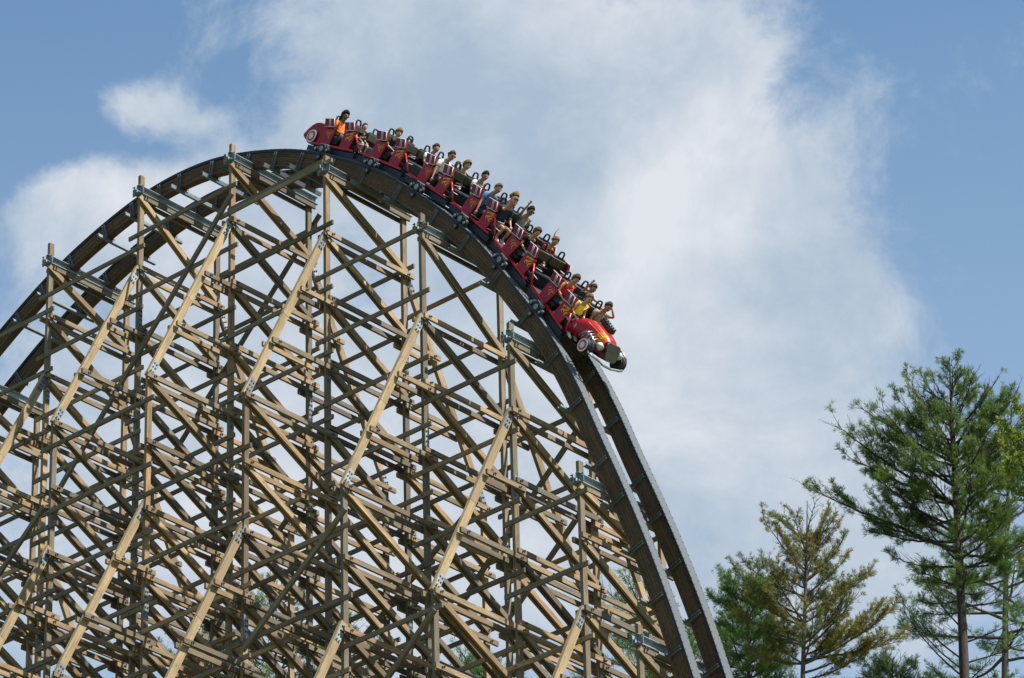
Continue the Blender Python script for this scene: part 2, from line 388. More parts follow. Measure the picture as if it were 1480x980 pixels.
for i, u in US.items():
    cols, rak = legs(i)
    for n, (v, zt, sg) in enumerate(cols):
        zg = ground_at(u, v)
        z = zt; first = True
        seg = RNG.choice([2.4, 3.4, 4.4])*H
        while z > zg:
            zb = max(zg-0.3, z-seg)
            mt = wood if RNG.random() < 0.4 else wood_grey
            beam('post', (u, v, z), (u, v, zb), 0.18, 0.105, mt)
            if zb > zg and zb > 44: plate(u, v, zb+0.02, 0, RNG.choice([0.7, 0.95, 1.1]))
            z = zb-0.004; seg = 4*H
    for (v0, k0, v1, k1, sg) in rak:
        a = Vector((u+0.012, v0+sg*0.10, L_(i, k0)-0.02)); b = Vector((u+0.012, v1, L_(i, k1)-0.02))
        d = (b-a).normalized(); tl = atan2(d.y, -d.z)
        km = a.lerp(b, 0.52)
        beam('raking_leg', a-d*0.1, km, 0.235, 0.115, wood_pale if sg < 0 else wood)
        beam('raking_leg', km+d*0.01, b+d*0.12, 0.225, 0.112, wood_pale if sg < 0 else wood)
        plate(u+0.012, a.y+d.y*0.3, a.z+d.z*0.3, tl, 0.62, 0.17)
        plate(u+0.012, b.y-d.y*0.28, b.z-d.z*0.28, tl, 0.5, 0.17)
    # column positions by tier
    for k in range(K0[i], KB):
        z = L_(i, k)
        pos = [(0.0, 'p'), (W, 'p')]
        for (v0, k0, v1, k1, sg) in rak:
            if k0 < k < k1: pos.append((v0+(v1-v0)*(k-k0)/3.0, 'r'))
            elif k >= k1: pos.append((v1, 'p'))
        pos.sort()
        m0 = [q_[0] for q_ in pos].index(0.0)
        for n in range(len(pos)-1):
            va, vb = pos[n][0], pos[n+1][0]
            if vb-va < 0.3: continue
            main = (va == 0.0)
            dz = -0.19 if (n-m0) % 2 else 0.0
            ext = 0.16 if main else 0.20
            zz = z+dz+RNG.uniform(-.012, .012)
            kd = 'ledger' if main else 'outrigger_ledger'
            mt = RNG.choice([wood, wood, wood_grey])
            for s_ in (1, -1):
                e1 = ext+RNG.uniform(-.04, .08); e2 = ext+RNG.uniform(-.04, .08)
                beam(kd, (u+s_*0.186, va-e1, zz), (u+s_*0.186, vb+e2, zz), RNG.choice([0.145, 0.155]), 0.075, mt)
            bolt(u+0.226, va, zz); bolt(u+0.226, vb, zz); bolt(u+0.226, va+.07, zz+.03); bolt(u+0.226, vb-.07, zz-.03)
            # diagonal pair to the next tier, falling away from the camera
            if pos[n][1] == 'p' and (pos[n+1][1] == 'p') or (main):
                if k < KB-1 and vb-va > 0.9*W:
                    zt, zb = z-0.2+dz*.6, L_(i, k+1)+0.12
                    for s_ in (1, -1):
                        beam('diagonal_brace' if main else 'outrigger_brace', (u+(.110 if s_ > 0 else -.008), va-(0.06 if s_ > 0 else -.05), zt+(0.08 if s_ > 0 else .01)), (u+(.110 if s_ > 0 else -.008), vb+(0.02 if s_ > 0 else -.06), zb+(0 if s_ > 0 else .05)), 0.165, 0.07, RNG.choice([wood, wood, wood_grey]))
                    bolt(u+0.15, va+.02, zt); bolt(u+0.15, vb-.05, zb+.04)
    # top bay: from under the steel beam to the first ledger
    zt = BEAMZ[i]-0.42
    for s_ in (1, -1):
        beam('diagonal_brace', (u+(.110 if s_ > 0 else -.008), -0.16 if s_ > 0 else .05, zt+(0.10 if s_ > 0 else -.02)), (u+(.110 if s_ > 0 else -.008), W+(0.02 if s_ > 0 else -.06), L_(i, K0[i])+(0.12 if s_ > 0 else .16)), 0.17, 0.07, wood)
        beam('cap_timber', (u+s_*0.13, -0.02, BEAMZ[i]-0.33), (u+s_*0.13, W+0.15, BEAMZ[i]-0.33), 0.13, 0.07, wood_grey)
    bolt(u+.19, 0, BEAMZ[i]-.3); bolt(u+.19, .1, BEAMZ[i]-.3)
# girts between bents, in every column plane
idx = sorted(US)
for n in range(len(idx)-1):
    i, j = idx[n], idx[n+1]
    ua, ub = US[i], US[j]
    ci = {round(c[0], 1): c[1] for c in legs(i)[0]}; cj = {round(c[0], 1): c[1] for c in legs(j)[0]}
    for v in ci:
        if v not in cj: continue
        for k in range(-2, KB):
            z = lev(k)+GOFF[i]*H
            if z > min(ci[v], cj[v])-0.05+(0.2 if v == 0 else 0): continue
            off = -0.125 if v <= 0 else 0.125
            off += RNG.uniform(-.006, .006)
            beam('girt', (ua-0.30-RNG.uniform(0, .1), v+off, z), (ub+0.28+RNG.uniform(0, .1), v+off, z), 0.135, 0.06, wood_grey if RNG.random() < .8 else wood, V_)
            bolt(ua, v+off-.035, z, 'v'); bolt(ub, v+off-.035, z, 'v')
# top longitudinal timber from the crest beams
beam('girt', (-3.95, -0.12, 67.95), (-0.02, -0.12, 67.95), 0.15, 0.07, wood_grey, V_)
# long sloping braces
for kk, (a, b) in enumerate([((-3.75, -.17, 68.45), (-11.3, -.17, 60.95)), ((-3.6, W+.17, 69.2), (-9.9, W+.17, 63.3)), ((3.95, -W-.17, 53.95), (0.1, -W-.17, 51.1)),
             ((2.5, W+.17, 57.2), (-2.4, W+.17, 54.2)), ((6.4, W+.17, 58.1), (2.1, W+.17, 54.5)), ((7.1, -W-.17, 49.9), (3.5, -W-.17, 47.0)),
             ((-8, -W-.17, 58.4), (-11.9, -W-.17, 55.2)), ((7.0, W+.17, 56.0), (3.6, W+.17, 53.2)), ((-4.0, W+.17, 60.2), (-8, W+.17, 56.8)), ((0, W*2+.17, 57.2), (-3.9, W*2+.17, 54.2))]):
    beam('long_brace', a, b, 0.15, 0.085, wood_grey, V_)
def emit_parts():
    for kind, lst in PARTS.items():
        sc = []
        for t in lst:
            M, L, th, fw, mt = t
            c = MS @ M.translation; x, y, d = pix(c)
            inside = (-60 < x < 1540 and -60 < y < 1040)
            v = M.translation.y
            sc.append(((0 if inside else 1000)+ (abs(x-740)+abs(y-490) if not inside else 0)*0.1 + d, t))
        sc.sort(key=lambda q: q[0])
        cache = {}
        for s_, (M, L, th, fw, mt) in sc[:300]:
            key = (round(L, 2), th, fw, mt.name)
            if key not in cache:
                b_ = MB(); b_.box(Matrix.Identity(4), L, th, fw); cache[key] = b_.mesh(kind, mt)
            o = bpy.data.objects.new(kind, cache[key]); COL.objects.link(o); o.parent = trestle
            M2 = M.copy(); M2.translation.z -= TZ; o.matrix_local = M2
        if len(sc) > 300:
            for mt in (wood,):
                b_ = MB()
                for s_, (M, L, th, fw, _) in sc[300:]:
                    b_.box(M, L, th, fw, RNG.random())
                o = b_.build(kind+'_rest' if False else kind, mt, trestle, Matrix.Translation((0, 0, -TZ))); tag(o, kind='stuff')
emit_parts()
# lowest framing, out of frame: joined
b_ = MB()
for i, u in US.items():
    lc = {round(c[0], 1): c[1] for c in legs(i)[0]}
    for k in range(KB, 16):
        z = lev(k)
        for va in (-2*W, -W, 0, W, 2*W):
            if z < ground_at(u, va)+0.3 or min(lc.get(round(va, 1), -1), lc.get(round(va+W, 1), -1)) < z: continue
            for s_ in (1, -1):
                for (a, b, fw, th) in (((u+s_*.186, va-.15, z), (u+s_*.186, va+W+.15, z), .15, .07), ((u+s_*.116, va, z-.15), (u+s_*.116, va+W, z-H+.1), .14, .055)):
                    a = Vector(a); b = Vector(b); x = (b-a).normalized(); y = U_; zz = x.cross(y)
                    M = Matrix(((x.x, y.x, zz.x, 0), (x.y, y.y, zz.y, 0), (x.z, y.z, zz.z, 0), (0, 0, 0, 1))); M.translation = (a+b)/2
                    b_.box(M, (b-a).length, th, fw, RNG.random())
tag(b_.build('lower_framing', wood, trestle, Matrix.Translation((0, 0, -TZ))), kind='stuff')
# bolts
b_ = MB()
for (u, v, z, ax) in BOLT:
    x, y, d = pix(MS @ Vector((u, v, z)))
    if not (-40 < x < 1520 and 150 < y < 1020): continue
    M = Matrix.Translation((u, v, z))
    if ax == 'u': b_.box(M @ Matrix.Translation((0.01, 0, 0)), 0.05, 0.038, 0.038)
    else: b_.box(M, 0.036, 0.05, 0.036)
tag(b_.build('bolt', boltm, trestle, Matrix.Translation((0, 0, -TZ))), kind='stuff')
# splice plates with their bolt heads
def plate_mesh(ln, w):
    b_ = MB(); b_.bx(-0.006, 0.006, -w/2, w/2, -ln/2, ln/2); return b_.mesh('splice_plate', galv)
pc = {}; nut = None
b2 = MB(); b2.bx(0.0, 0.022, -.016, .016, -.016, .016); nutm = b2.mesh('bolt', boltm)
pl_s = []
for (u, v, z, tilt, ln, w) in plates:
    x, y, d = pix(MS @ Vector((u, v, z)))
    if not (-40 < x < 1100 and 150 < y < 1020): continue
    pl_s.append((d, u, v, z, tilt, ln, w))
pl_s.sort()
for (d, u, v, z, tilt, ln, w) in pl_s[:290]:
    pm = galv if (hash((round(u*7), round(z*5))) % 5) < 2 else bracket_m
    key = (ln, w, pm.name)
    if key not in pc:
        b_ = MB(); b_.bx(-0.006, 0.006, -w/2, w/2, -ln/2, ln/2); pc[key] = b_.mesh('splice_plate', pm)
        b2 = MB(); zz = -ln/2+0.05
        while zz < ln/2-0.03:
            for yy in (-w*.25, w*.25): b2.bx(0.006, 0.028, yy-.02, yy+.02, zz-.02, zz+.02)
            zz += 0.16
        pc[key, 'n'] = b2.mesh('bolt', boltm)
    o = bpy.data.objects.new('splice_plate', pc[key]); COL.objects.link(o); o.parent = trestle
    o.matrix_local = Matrix.Translation((u+0.0665, v, z-TZ)) @ Matrix.Rotation(tilt, 4, 'X')
    c = bpy.data.objects.new('bolt', pc[key, 'n']); COL.objects.link(c); c.parent = o; c['kind'] = 'stuff'
# steel cap beams: a pair of channels on each bent
def channel(b_, M, L, h, w, t=0.014):
    """channel along local x, web in xz at y=0, flanges toward +y"""
    b_.box(M, L, t, h)
    b_.box(M @ Matrix.Translation((0, w/2+t/2+.001, h/2-t/2)), L-.004, w, t)
    b_.box(M @ Matrix.Translation((0, w/2+t/2+.001, -h/2+t/2)), L-.004, w, t)
MV = Matrix.Rotation(pi/2, 4, 'Z')
for i, u in US.items():
    for s_ in (1, -1):
        b_ = MB()
        M = Matrix.Translation((0, 0, 0)) @ MV @ (Matrix.Identity(4) if s_ > 0 else Matrix.Rotation(pi, 4, 'Z'))
        channel(b_, M @ Matrix.Translation((0, 0.045, 0)), W+0.5, 0.25, 0.10)
        b_.build('steel_cap_beam', galv, trestle, Matrix.Translation((u, W/2+0.02, BEAMZ[i]-0.06-TZ)))
    for vv in (0.0, W):
        b_ = MB(); b_.bx(-0.235, 0.235, vv-.135, vv-.11, -.14, .12)
        for q in (-.19, -.08, .08, .19): b_.bx(q-.02, q+.02, vv-.16, vv-.135, .02, .07)
        b_.build('beam_bracket', galv_dk, trestle, Matrix.Translation((u, 0, BEAMZ[i]-0.06-TZ))) if vv == 0 else None

# ------------------------------------------------------------------ track curve (u,z) of the top edge of the near rail
TOP = [(-34, 52.5), (-30, 56), (-25, 60.9), (-20, 65.3), (-17, 67.55), (-15.02, 68.72), (-12.98, 69.75), (-11.5, 70.3), (-9.93, 70.72), (-8.92, 70.93), (-7.42, 71.05), (-5.70, 70.92),
       (-4.35, 70.57), (-2.79, 70.01), (-1.90, 69.61), (-1.04, 69.14), (0.83, 67.9), (1.81, 67.08), (2.51, 66.43), (3.12, 65.82), (4.12, 64.78), (4.95, 63.78), (5.56, 62.93), (5.97, 62.30),
       (6.47, 61.49), (6.95, 60.76), (7.44, 59.98), (7.91, 59.12), (8.26, 58.40), (8.62, 57.60), (8.85, 57.05), (9.13, 56.29), (9.45, 55.45), (9.80, 54.65), (10.38, 53.15), (10.82, 51.95),
       (11.28, 50.6), (11.68, 49.3), (12.13, 47.7), (12.85, 45.2), (13.9, 42.6), (15.1, 39.8), (16.6, 37.3), (19, 35.0), (22, 33.4)]
TOP = np.array(TOP, float)
sr = np.r_[0, np.cumsum(np.hypot(*np.diff(TOP, axis=0).T))]
sf = np.arange(0, sr[-1], 0.05)
cu = np.interp(sf, sr, TOP[:, 0]); cz = np.interp(sf, sr, TOP[:, 1])
kx = np.arange(-60, 61); kw = np.exp(-0.5*(kx*0.05/0.75)**2); kw /= kw.sum()
def sm(a):
    p = np.r_[2*a[0]-a[60:0:-1], a, 2*a[-1]-a[-2:-62:-1]]; return np.convolve(p, kw, 'valid')
cu2, cz2 = sm(cu), sm(cz); cu2 = cu2 + 0.6*(cu2-sm(cu2)); cz2 = cz2 + 0.6*(cz2-sm(cz2))
ar = np.r_[0, np.cumsum(np.hypot(np.diff(cu2), np.diff(cz2)))]
def trk(s):
    return np.interp(s, ar, cu2), np.interp(s, ar, cz2)
def tan(s):
    a, b = trk(s-0.15), trk(s+0.15); t = Vector((b[0]-a[0], b[1]-a[1])).normalized(); return t
def s_of_u(u): return float(np.interp(u, cu2, ar))
track = empty('coaster_track', Matrix.Translation((O_.x, O_.y, TZ)) @ Matrix.Rotation(AZ, 4, 'Z'))
tag(track, 'twin-rail steel-topped timber coaster track curving over the hill and plunging down at right', 'coaster track')
Z_ = Matrix.Translation((0, 0, -TZ))
def sweep(name, prof, mat, parent, step=0.3, s0=0.0, s1=None, uvk=None):
    """profile polygon (v, n) swept along the track"""
    s1 = s1 or ar[-1]; N = int((s1-s0)/step); P = len(prof); b_ = MB(); vs = []; ss = [s0+(s1-s0)*k/N for k in range(N+1)]
    for s in ss:
        u, z = trk(s); t = tan(s); n = Vector((-t.y, t.x))
        for (v, h) in prof: vs.append((u+n.x*h, v, z+n.y*h))
    per = [0]
    for q in range(P):
        a, b = prof[q], prof[(q+1) % P]; per.append(per[-1]+math.hypot(a[0]-b[0], a[1]-b[1]))
    fs = []; uvs = []
    for k in range(N):
        for q in range(P):
            q2 = (q+1) % P
            fs.append((k*P+q, k*P+q2, (k+1)*P+q2, (k+1)*P+q)); uvs.append([(ss[k], per[q]), (ss[k], per[q+1]), (ss[k+1], per[q+1]), (ss[k+1], per[q])])
    fs.append(tuple(range(P-1, -1, -1))); uvs.append([(0, 0)]*P); fs.append(tuple(N*P+q for q in range(P))); uvs.append([(0, 0)]*P)
    b_.add(vs, fs, uvs); 
    o = b_.build(name, mat, parent, Z_ if parent is track else None); return o
VN, VF = 0.90, 2.41
def stack_prof(vc):
    hw = 0.115; l = []; r = []
    lay = [(-.085, -.155), (-.163, -.232), (-.240, -.31), (-.318, -.386), (-.394, -.462), (-.470, -.54)]
    for a, (t, b) in enumerate(lay):
        o = hw+(0.006 if a % 2 else 0.0); l += [(vc-o, t), (vc-o, b), (vc-o+.03, b+.002), (vc-o+.03, b-.009)]
        r += [(vc+o, t), (vc+o, b), (vc+o-.03, b+.002), (vc+o-.03, b-.009)]
    return l[:-2]+r[:-2][::-1]
tie_us = [-25.6, -24.1+1.4, -21.3, -18.6, -17.2, -14.3, -13.2, -10.35, -9.1, -6.95, -5.5, -2.75, -1.62, -.33, .95, 2.33, 3.74, 4.91, 6.06, 7.11, 8.07, 8.84, 9.65, 10.18, 10.78, 11.35, 11.86, 12.4, 13.0, 14.0]
for vc, inner in ((VN, 1), (VF, -1)):
    st = sweep('timber_rail_beam', stack_prof(vc), wood_dark, track)
    cap = sweep('steel_rail', [(vc-.165, 0), (vc-.165, -.02), (vc-.10, -.022), (vc-.10, -.083), (vc+.10, -.083), (vc+.10, -.022), (vc+.165, -.02), (vc+.165, 0)][::1], railsteel, st)
    for sd in (-1, 1): sweep('running_rail', [(vc+sd*.101, -.024), (vc+sd*.101, -.082), (vc+sd*.150, -.082), (vc+sd*.150, -.024)], frame_m, st)
    b_ = MB(); s = 0.5
    while s < ar[-1]-.3:
        u, z = trk(s); t = tan(s); n = Vector((-t.y, t.x))
        M = Matrix(((t.x, 0, n.x, u), (0, 1, 0, 0), (t.y, 0, n.y, z), (0, 0, 0, 1)))
        for vv in (vc-.14, vc+.14):
            b_.box(M @ Matrix.Translation((0, vv, 0.003)), .03, .025, .014)
        b_.box(M @ Matrix.Translation((0.05, vc+inner*.162, -0.06)), .035, .02, .085)
        for hh in (-.2, -.43): b_.box(M @ Matrix.Translation((RNG.uniform(-.08, .08), vc-.122, hh)), .03, .02, .03)
        s += 0.23
    tag(b_.build('bolt', boltm, st), kind='stuff')
    # dark underside running plate
    # struts on the outer and inner faces at each cross tie
    for tu in tie_us+[US[k] for k in (-2, -1, 0, 1, 2)]:
        s = s_of_u(tu); u, z = trk(s); t = tan(s); n = Vector((-t.y, t.x))
        M = Matrix(((t.x, 0, n.x, u), (0, 1, 0, 0), (t.y, 0, n.y, z), (0, 0, 0, 1)))
        b_ = MB()
        for sd in (-1, 1):
            b_.box(Matrix.Translation((0, sd*.136, -.32)), .012, .0, .0) if False else None
            y0 = sd*.128
            b_.bx(-.05, .05, min(y0, y0+sd*.012), max(y0, y0+sd*.012), -.56, -.10)
            b_.bx(.038, .05, min(y0+sd*.0125, y0+sd*.075), max(y0+sd*.0125, y0+sd*.075), -.56, -.10)
            b_.bx(-.05, -.038, min(y0+sd*.0125, y0+sd*.075), max(y0+sd*.0125, y0+sd*.075), -.56, -.10)
        b_.build('rail_bracket', bracket_m, track, Z_ @ M @ Matrix.Translation((0, vc, 0)))
for tu in tie_us:
    s = s_of_u(tu); u, z = trk(s); t = tan(s); n = Vector((-t.y, t.x))
    M = Matrix(((t.x, 0, n.x, u), (0, 1, 0, 0), (t.y, 0, n.y, z), (0, 0, 0, 1)))
    b_ = MB()
    Mc = Matrix.Translation((0, W/2+.01, -0.625)) @ MV
    channel(b_, Mc, 2.42, 0.12, 0.07)
    b_.build('cross_tie', galv_dk, track, Z_ @ M)

# ------------------------------------------------------------------ train
def car_matrix(s, fr=.8):
    a = trk(s-0.8); b = trk(s+fr); t = Vector((b[0]-a[0], b[1]-a[1])).normalized()
    m = trk(s); c = Vector(a).lerp(Vector(b), .8/(.8+fr))*0.5+Vector(m)*0.5; n = Vector((-t.y, t.x))
    M = Matrix(((t.x, 0, n.x, c.x), (0, 1, 0, W/2), (t.y, 0, n.y, c.y), (0, 0, 0, 1)))
    return MS @ M
def flame(b_, ox, oz, sx_, sz_, y, shape=0, flip=1, wid=.085):
    """thin raised flame decal on a side panel at depth y"""
    strokes = [[(-.42, -.1, -.30, .42, .10, .8), (-.14, -.32, -.05, .36, .12, 1), (.14, -.42, .18, .44, .11, 1), (.40, -.1, .46, .30, .07, .7), (-.05, -.42, .30, -.50, .05, .6)],
               [(-.48, .10, -.20, .50, .12, 1), (-.30, -.40, .0, .30, .20, 1.2), (.02, -.30, .22, .50, .20, 1.3), (.30, -.45, .42, .36, .14, 1.1), (-.1, .46, .46, .52, -.06, 1.3)]][shape]
    for (xa, za, xb, zb, amp, wk) in strokes:
        n = 12; vs = []; dx0, dz0 = xb-xa, zb-za; L0 = math.hypot(dx0, dz0); nx_, nz_ = -dz0/L0, dx0/L0
        for i in range(n+1):
            t = i/n; o = amp*sin(t*2*pi*.9)*(1-.3*t); w = wid*wk*(.25+.75*sin(pi*min(1, .1+t*.95)))
            for sg in (1, -1): vs.append((ox+(xa+dx0*t+nx_*(o+w*sg))*sx_, y, oz+(za+dz0*t+nz_*(o+w*sg))*sz_))
        b_.add(vs, [((2*i, 2*i+1, 2*i+3, 2*i+2) if flip < 0 else (2*i, 2*i+2, 2*i+3, 2*i+1)) for i in range(n)])
        y += -.0004*flip*1.0
def horseshoe(par, x0, y0):
    b_ = MB(); pts = []
    w, h0, h1 = 0.088, 1.06, 1.31
    for (yy, zz) in [(-w, h0), (-w, h0+.12), (-w, h1-.10), (-w*.85, h1-.03), (-w*.5, h1), (w*.5, h1), (w*.85, h1-.03), (w, h1-.10), (w, h0+.12), (w, h0), (w*.6, h0-.03), (-w*.6, h0-.03)]:
        pts.append((x0-0.03-(zz-h0)*0.22, y0+yy, zz))
    b_.tube(pts, 0.027, 8, closed=True); return b_.build('headrest_frame', black, par)
def make_car(kind='mid'):
    r = empty('coaster_car')
    # chassis
    b_ = MB(); b_.bx(-1.12, 1.12, -.52, .52, .10, .25); b_.bx(-1.0, 1.05, -.60, .60, .2505, .285)
    b_.bx(-1.26, -1.121, -.1, .1, .12, .2); b_.bx(1.121, 1.24, -.08, .08, .12, .2)
    b_.bevel('chassis', frame_m, r, 0.02, 1)
    for sy in (-1, 1):
        b_ = MB(); b_.bx(-1.05, 1.0, sy*.66-.02, sy*.66+.02, .265, .33); b_.build('side_sill', red_b, r)
        b_ = MB(); b_.bx(-1.1, 1.1, sy*.63-.012, sy*.63+.012, .06, .22); b_.build('side_rail', frame_m, r)
    # wheel assembly at each side
    for sy in (-1, 1):
        w_ = MB(); y = sy*.80
        w_.bx(-.42, .16, y-.03, y+.03, .02, .20); w_.bx(-.30, .04, y-.05, y+.05, .20, .29)
        w_.bx(-.20, -.10, min(sy*.53, y), max(sy*.53, y), .14, .22)
        car_w = w_.bevel('wheel_bogie', galv_dk, r, .012, 1)
        for (wx, wz, wr, wy) in ((-.13, .12, .155, 0.0), (-.40, .09, .085, 0.0), (-.13, -.14, .085, 0.03), (.12, .10, .07, sy*.05)):
            t_ = MB(); t_.disc((wx, y+sy*.055+wy*0, wz), (0, 1, 0), wr, .07, 16); wh = t_.build('wheel', black, car_w)
            h_ = MB(); h_.disc((wx, y+sy*.095, wz), (0, 1, 0), wr*.55, .018, 12)
            for q in range(5): h_.disc((wx+cos(q*1.257)*wr*.38, y+sy*.108, wz+sin(q*1.257)*wr*.38), (0, 1, 0), wr*.11, .012, 6)
            h_.build('hub', galv, car_w)
    # rows
    for row, xr in ((0, -0.475), (1, 0.475)):
        for sy in (-1, 1):
            y0 = sy*.36
            b_ = MB(); b_.prism([(xr+.02, .36), (xr+.52, .40), (xr+.54, .50), (xr+.06, .48)], y0-.27, y0+.22) if sy > 0 else b_.prism([(xr+.02, .36), (xr+.52, .40), (xr+.54, .50), (xr+.06, .48)], y0-.22, y0+.27); b_.bevel('seat_pan', black, r, .02, 1)
            b_ = MB(); b_.prism([(xr-.10, .46), (xr+.04, .44), (xr+.06, .88), (xr-.02, 1.16), (xr-.14, 1.14), (xr-.13, .85)], y0-.22, y0+.22)
            sb = b_.bevel('seat_back', black, r, .025, 1)
            b2_ = MB(); b2_.prism([(xr-.13, .83), (xr+.09, .86), (xr+.065, 1.105), (xr-.16, 1.09)], min(sy*.045, sy*.594), max(sy*.045, sy*.594)); b2_.bevel('shoulder_panel', olive, r, .025, 2)
            horseshoe(r, xr, y0)
            # side panel and its upper box
            yo = sy*.655; yi = sy*.60
            a, b = min(yo, yi), max(yo, yi)
            b_ = MB(); b_.prism([(xr-.16, .29), (xr+.29, .29), (xr+.37, .86), (xr-.16, .81)], a, b)
            p_ = b_.bevel('side_panel', red, r, .022, 2)
            a, b = (yo-.03, yi+.005) if sy < 0 else (yi-.005, yo+.03)
            b_ = MB(); b_.prism([(xr-.17, .835), (xr+.30, .89), (xr+.15, 1.15), (xr-.29, 1.10)], a, b)
            u_ = b_.bevel('side_bolster', red_d, r, .018, 1)
            b_ = MB(); yf = sy*.69
            def P(s, t):       # point on the bolster face
                lx = xr-.17+(-.12)*t; rx = xr+.30-.15*t; lz = .835+.265*t; rz = .89+.26*t
                return (lx+(rx-lx)*s, lz+(rz-lz)*s)
            for (s0, t0, s1, t1) in ((.02, .02, .98, .02), (.98, .02, .98, .96), (.98, .97, .02, .97), (.50, .05, .50, .95), (.62, .05, .62, .95)):
                p, q = P(s0, t0), P(s1, t1); b_.tube([(p[0], yf, p[1]), (q[0], yf, q[1])], .011, 5)
            b_.build('white_piping', white_p, u_)
            b_ = MB(); big = (kind != 'mid' and False)
            flame(b_, xr+.15, .67, .33, .28, yo+sy*.003, row, -sy, .075+.03*row); b_.build('flame', orange_p, p_)
            b_ = MB(); flame(b_, xr+.15, .665, .31, .26, yo+sy*.009, row, -sy, .03+.035*row); b_.build('flame_core', yellow_p, p_)
            # lap bar
            b_ = MB(); b_.tube([(xr+.30, y0+sy*.17, .45), (xr+.44, y0+sy*.17, .70), (xr+.42, y0+sy*.15, .80), (xr+.42, y0-sy*.17, .80)], .024, 6); b_.build('lap_bar', black, r)
    # footwell floor, centre divider, front cowl
    b_ = MB(); b_.bx(-1.02, 1.02, -.58, .58, .286, .31); b_.build('floor', black, r)
    b_ = MB(); b_.prism([(-.75, .32), (.75, .32), (.60, .62), (-.62, .62)], -.03, .03); b_.build('divider', frame_m, r)
    b_ = MB(); b_.prism([(.90, .31), (1.06, .31), (1.02, .62), (.93, .66)], -.57, .57); b_.bevel('front_cowl', frame_m, r, .02, 1)
    for sy in (-1, 1):
        b_ = MB(); y = sy*.66
        b_.tube([(.88, y, .76), (1.37-.02, y, .30)] if kind != 'lead' else [(.88, y, .76), (1.2, y, .33)], .026, 6)
        b_.tube([(.86, y-.0, .74), (.72, y, .70)], .02, 6); b_.build('corner_post', red_b, r)
        b_ = MB()
        if kind != 'lead': b_.tube([(1.0, y-sy*.03, .72), (1.30, y-sy*.03, .78)], .012, 5); b_.tube([(1.05, y-sy*.03, .54), (1.34, y-sy*.03, .54)], .012, 5)
        else: b_.tube([(.80, y-sy*.03, .60), (1.0, y-sy*.03, .56)], .012, 5)
        b_.build('grab_rail', white_p, r)
    if kind == 'lead': add_nose(r)
    if kind == 'tail': add_tail(r)
    return r
def road_wheel(r, x, y, z, sy, rad=.215, wdt=.2):
    b_ = MB(); b_.disc((x, y, z), (0, 1, 0), rad, wdt, 28); t_ = b_.bevel('tyre', black, r, .03, 2); smooth(t_)
    yo = y+sy*(wdt/2)
    for (rr_, off, m, nm) in ((rad*.86, .004, white_p, 'whitewall'), (rad*.66, .010, red_b, 'wheel_rim'), (rad*.42, .018, white_p, 'hub_cap')):
        b_ = MB(); b_.disc((x, yo+sy*off, z), (0, 1, 0), rr_, .012, 28); b_.build(nm, m, t_)
    return t_
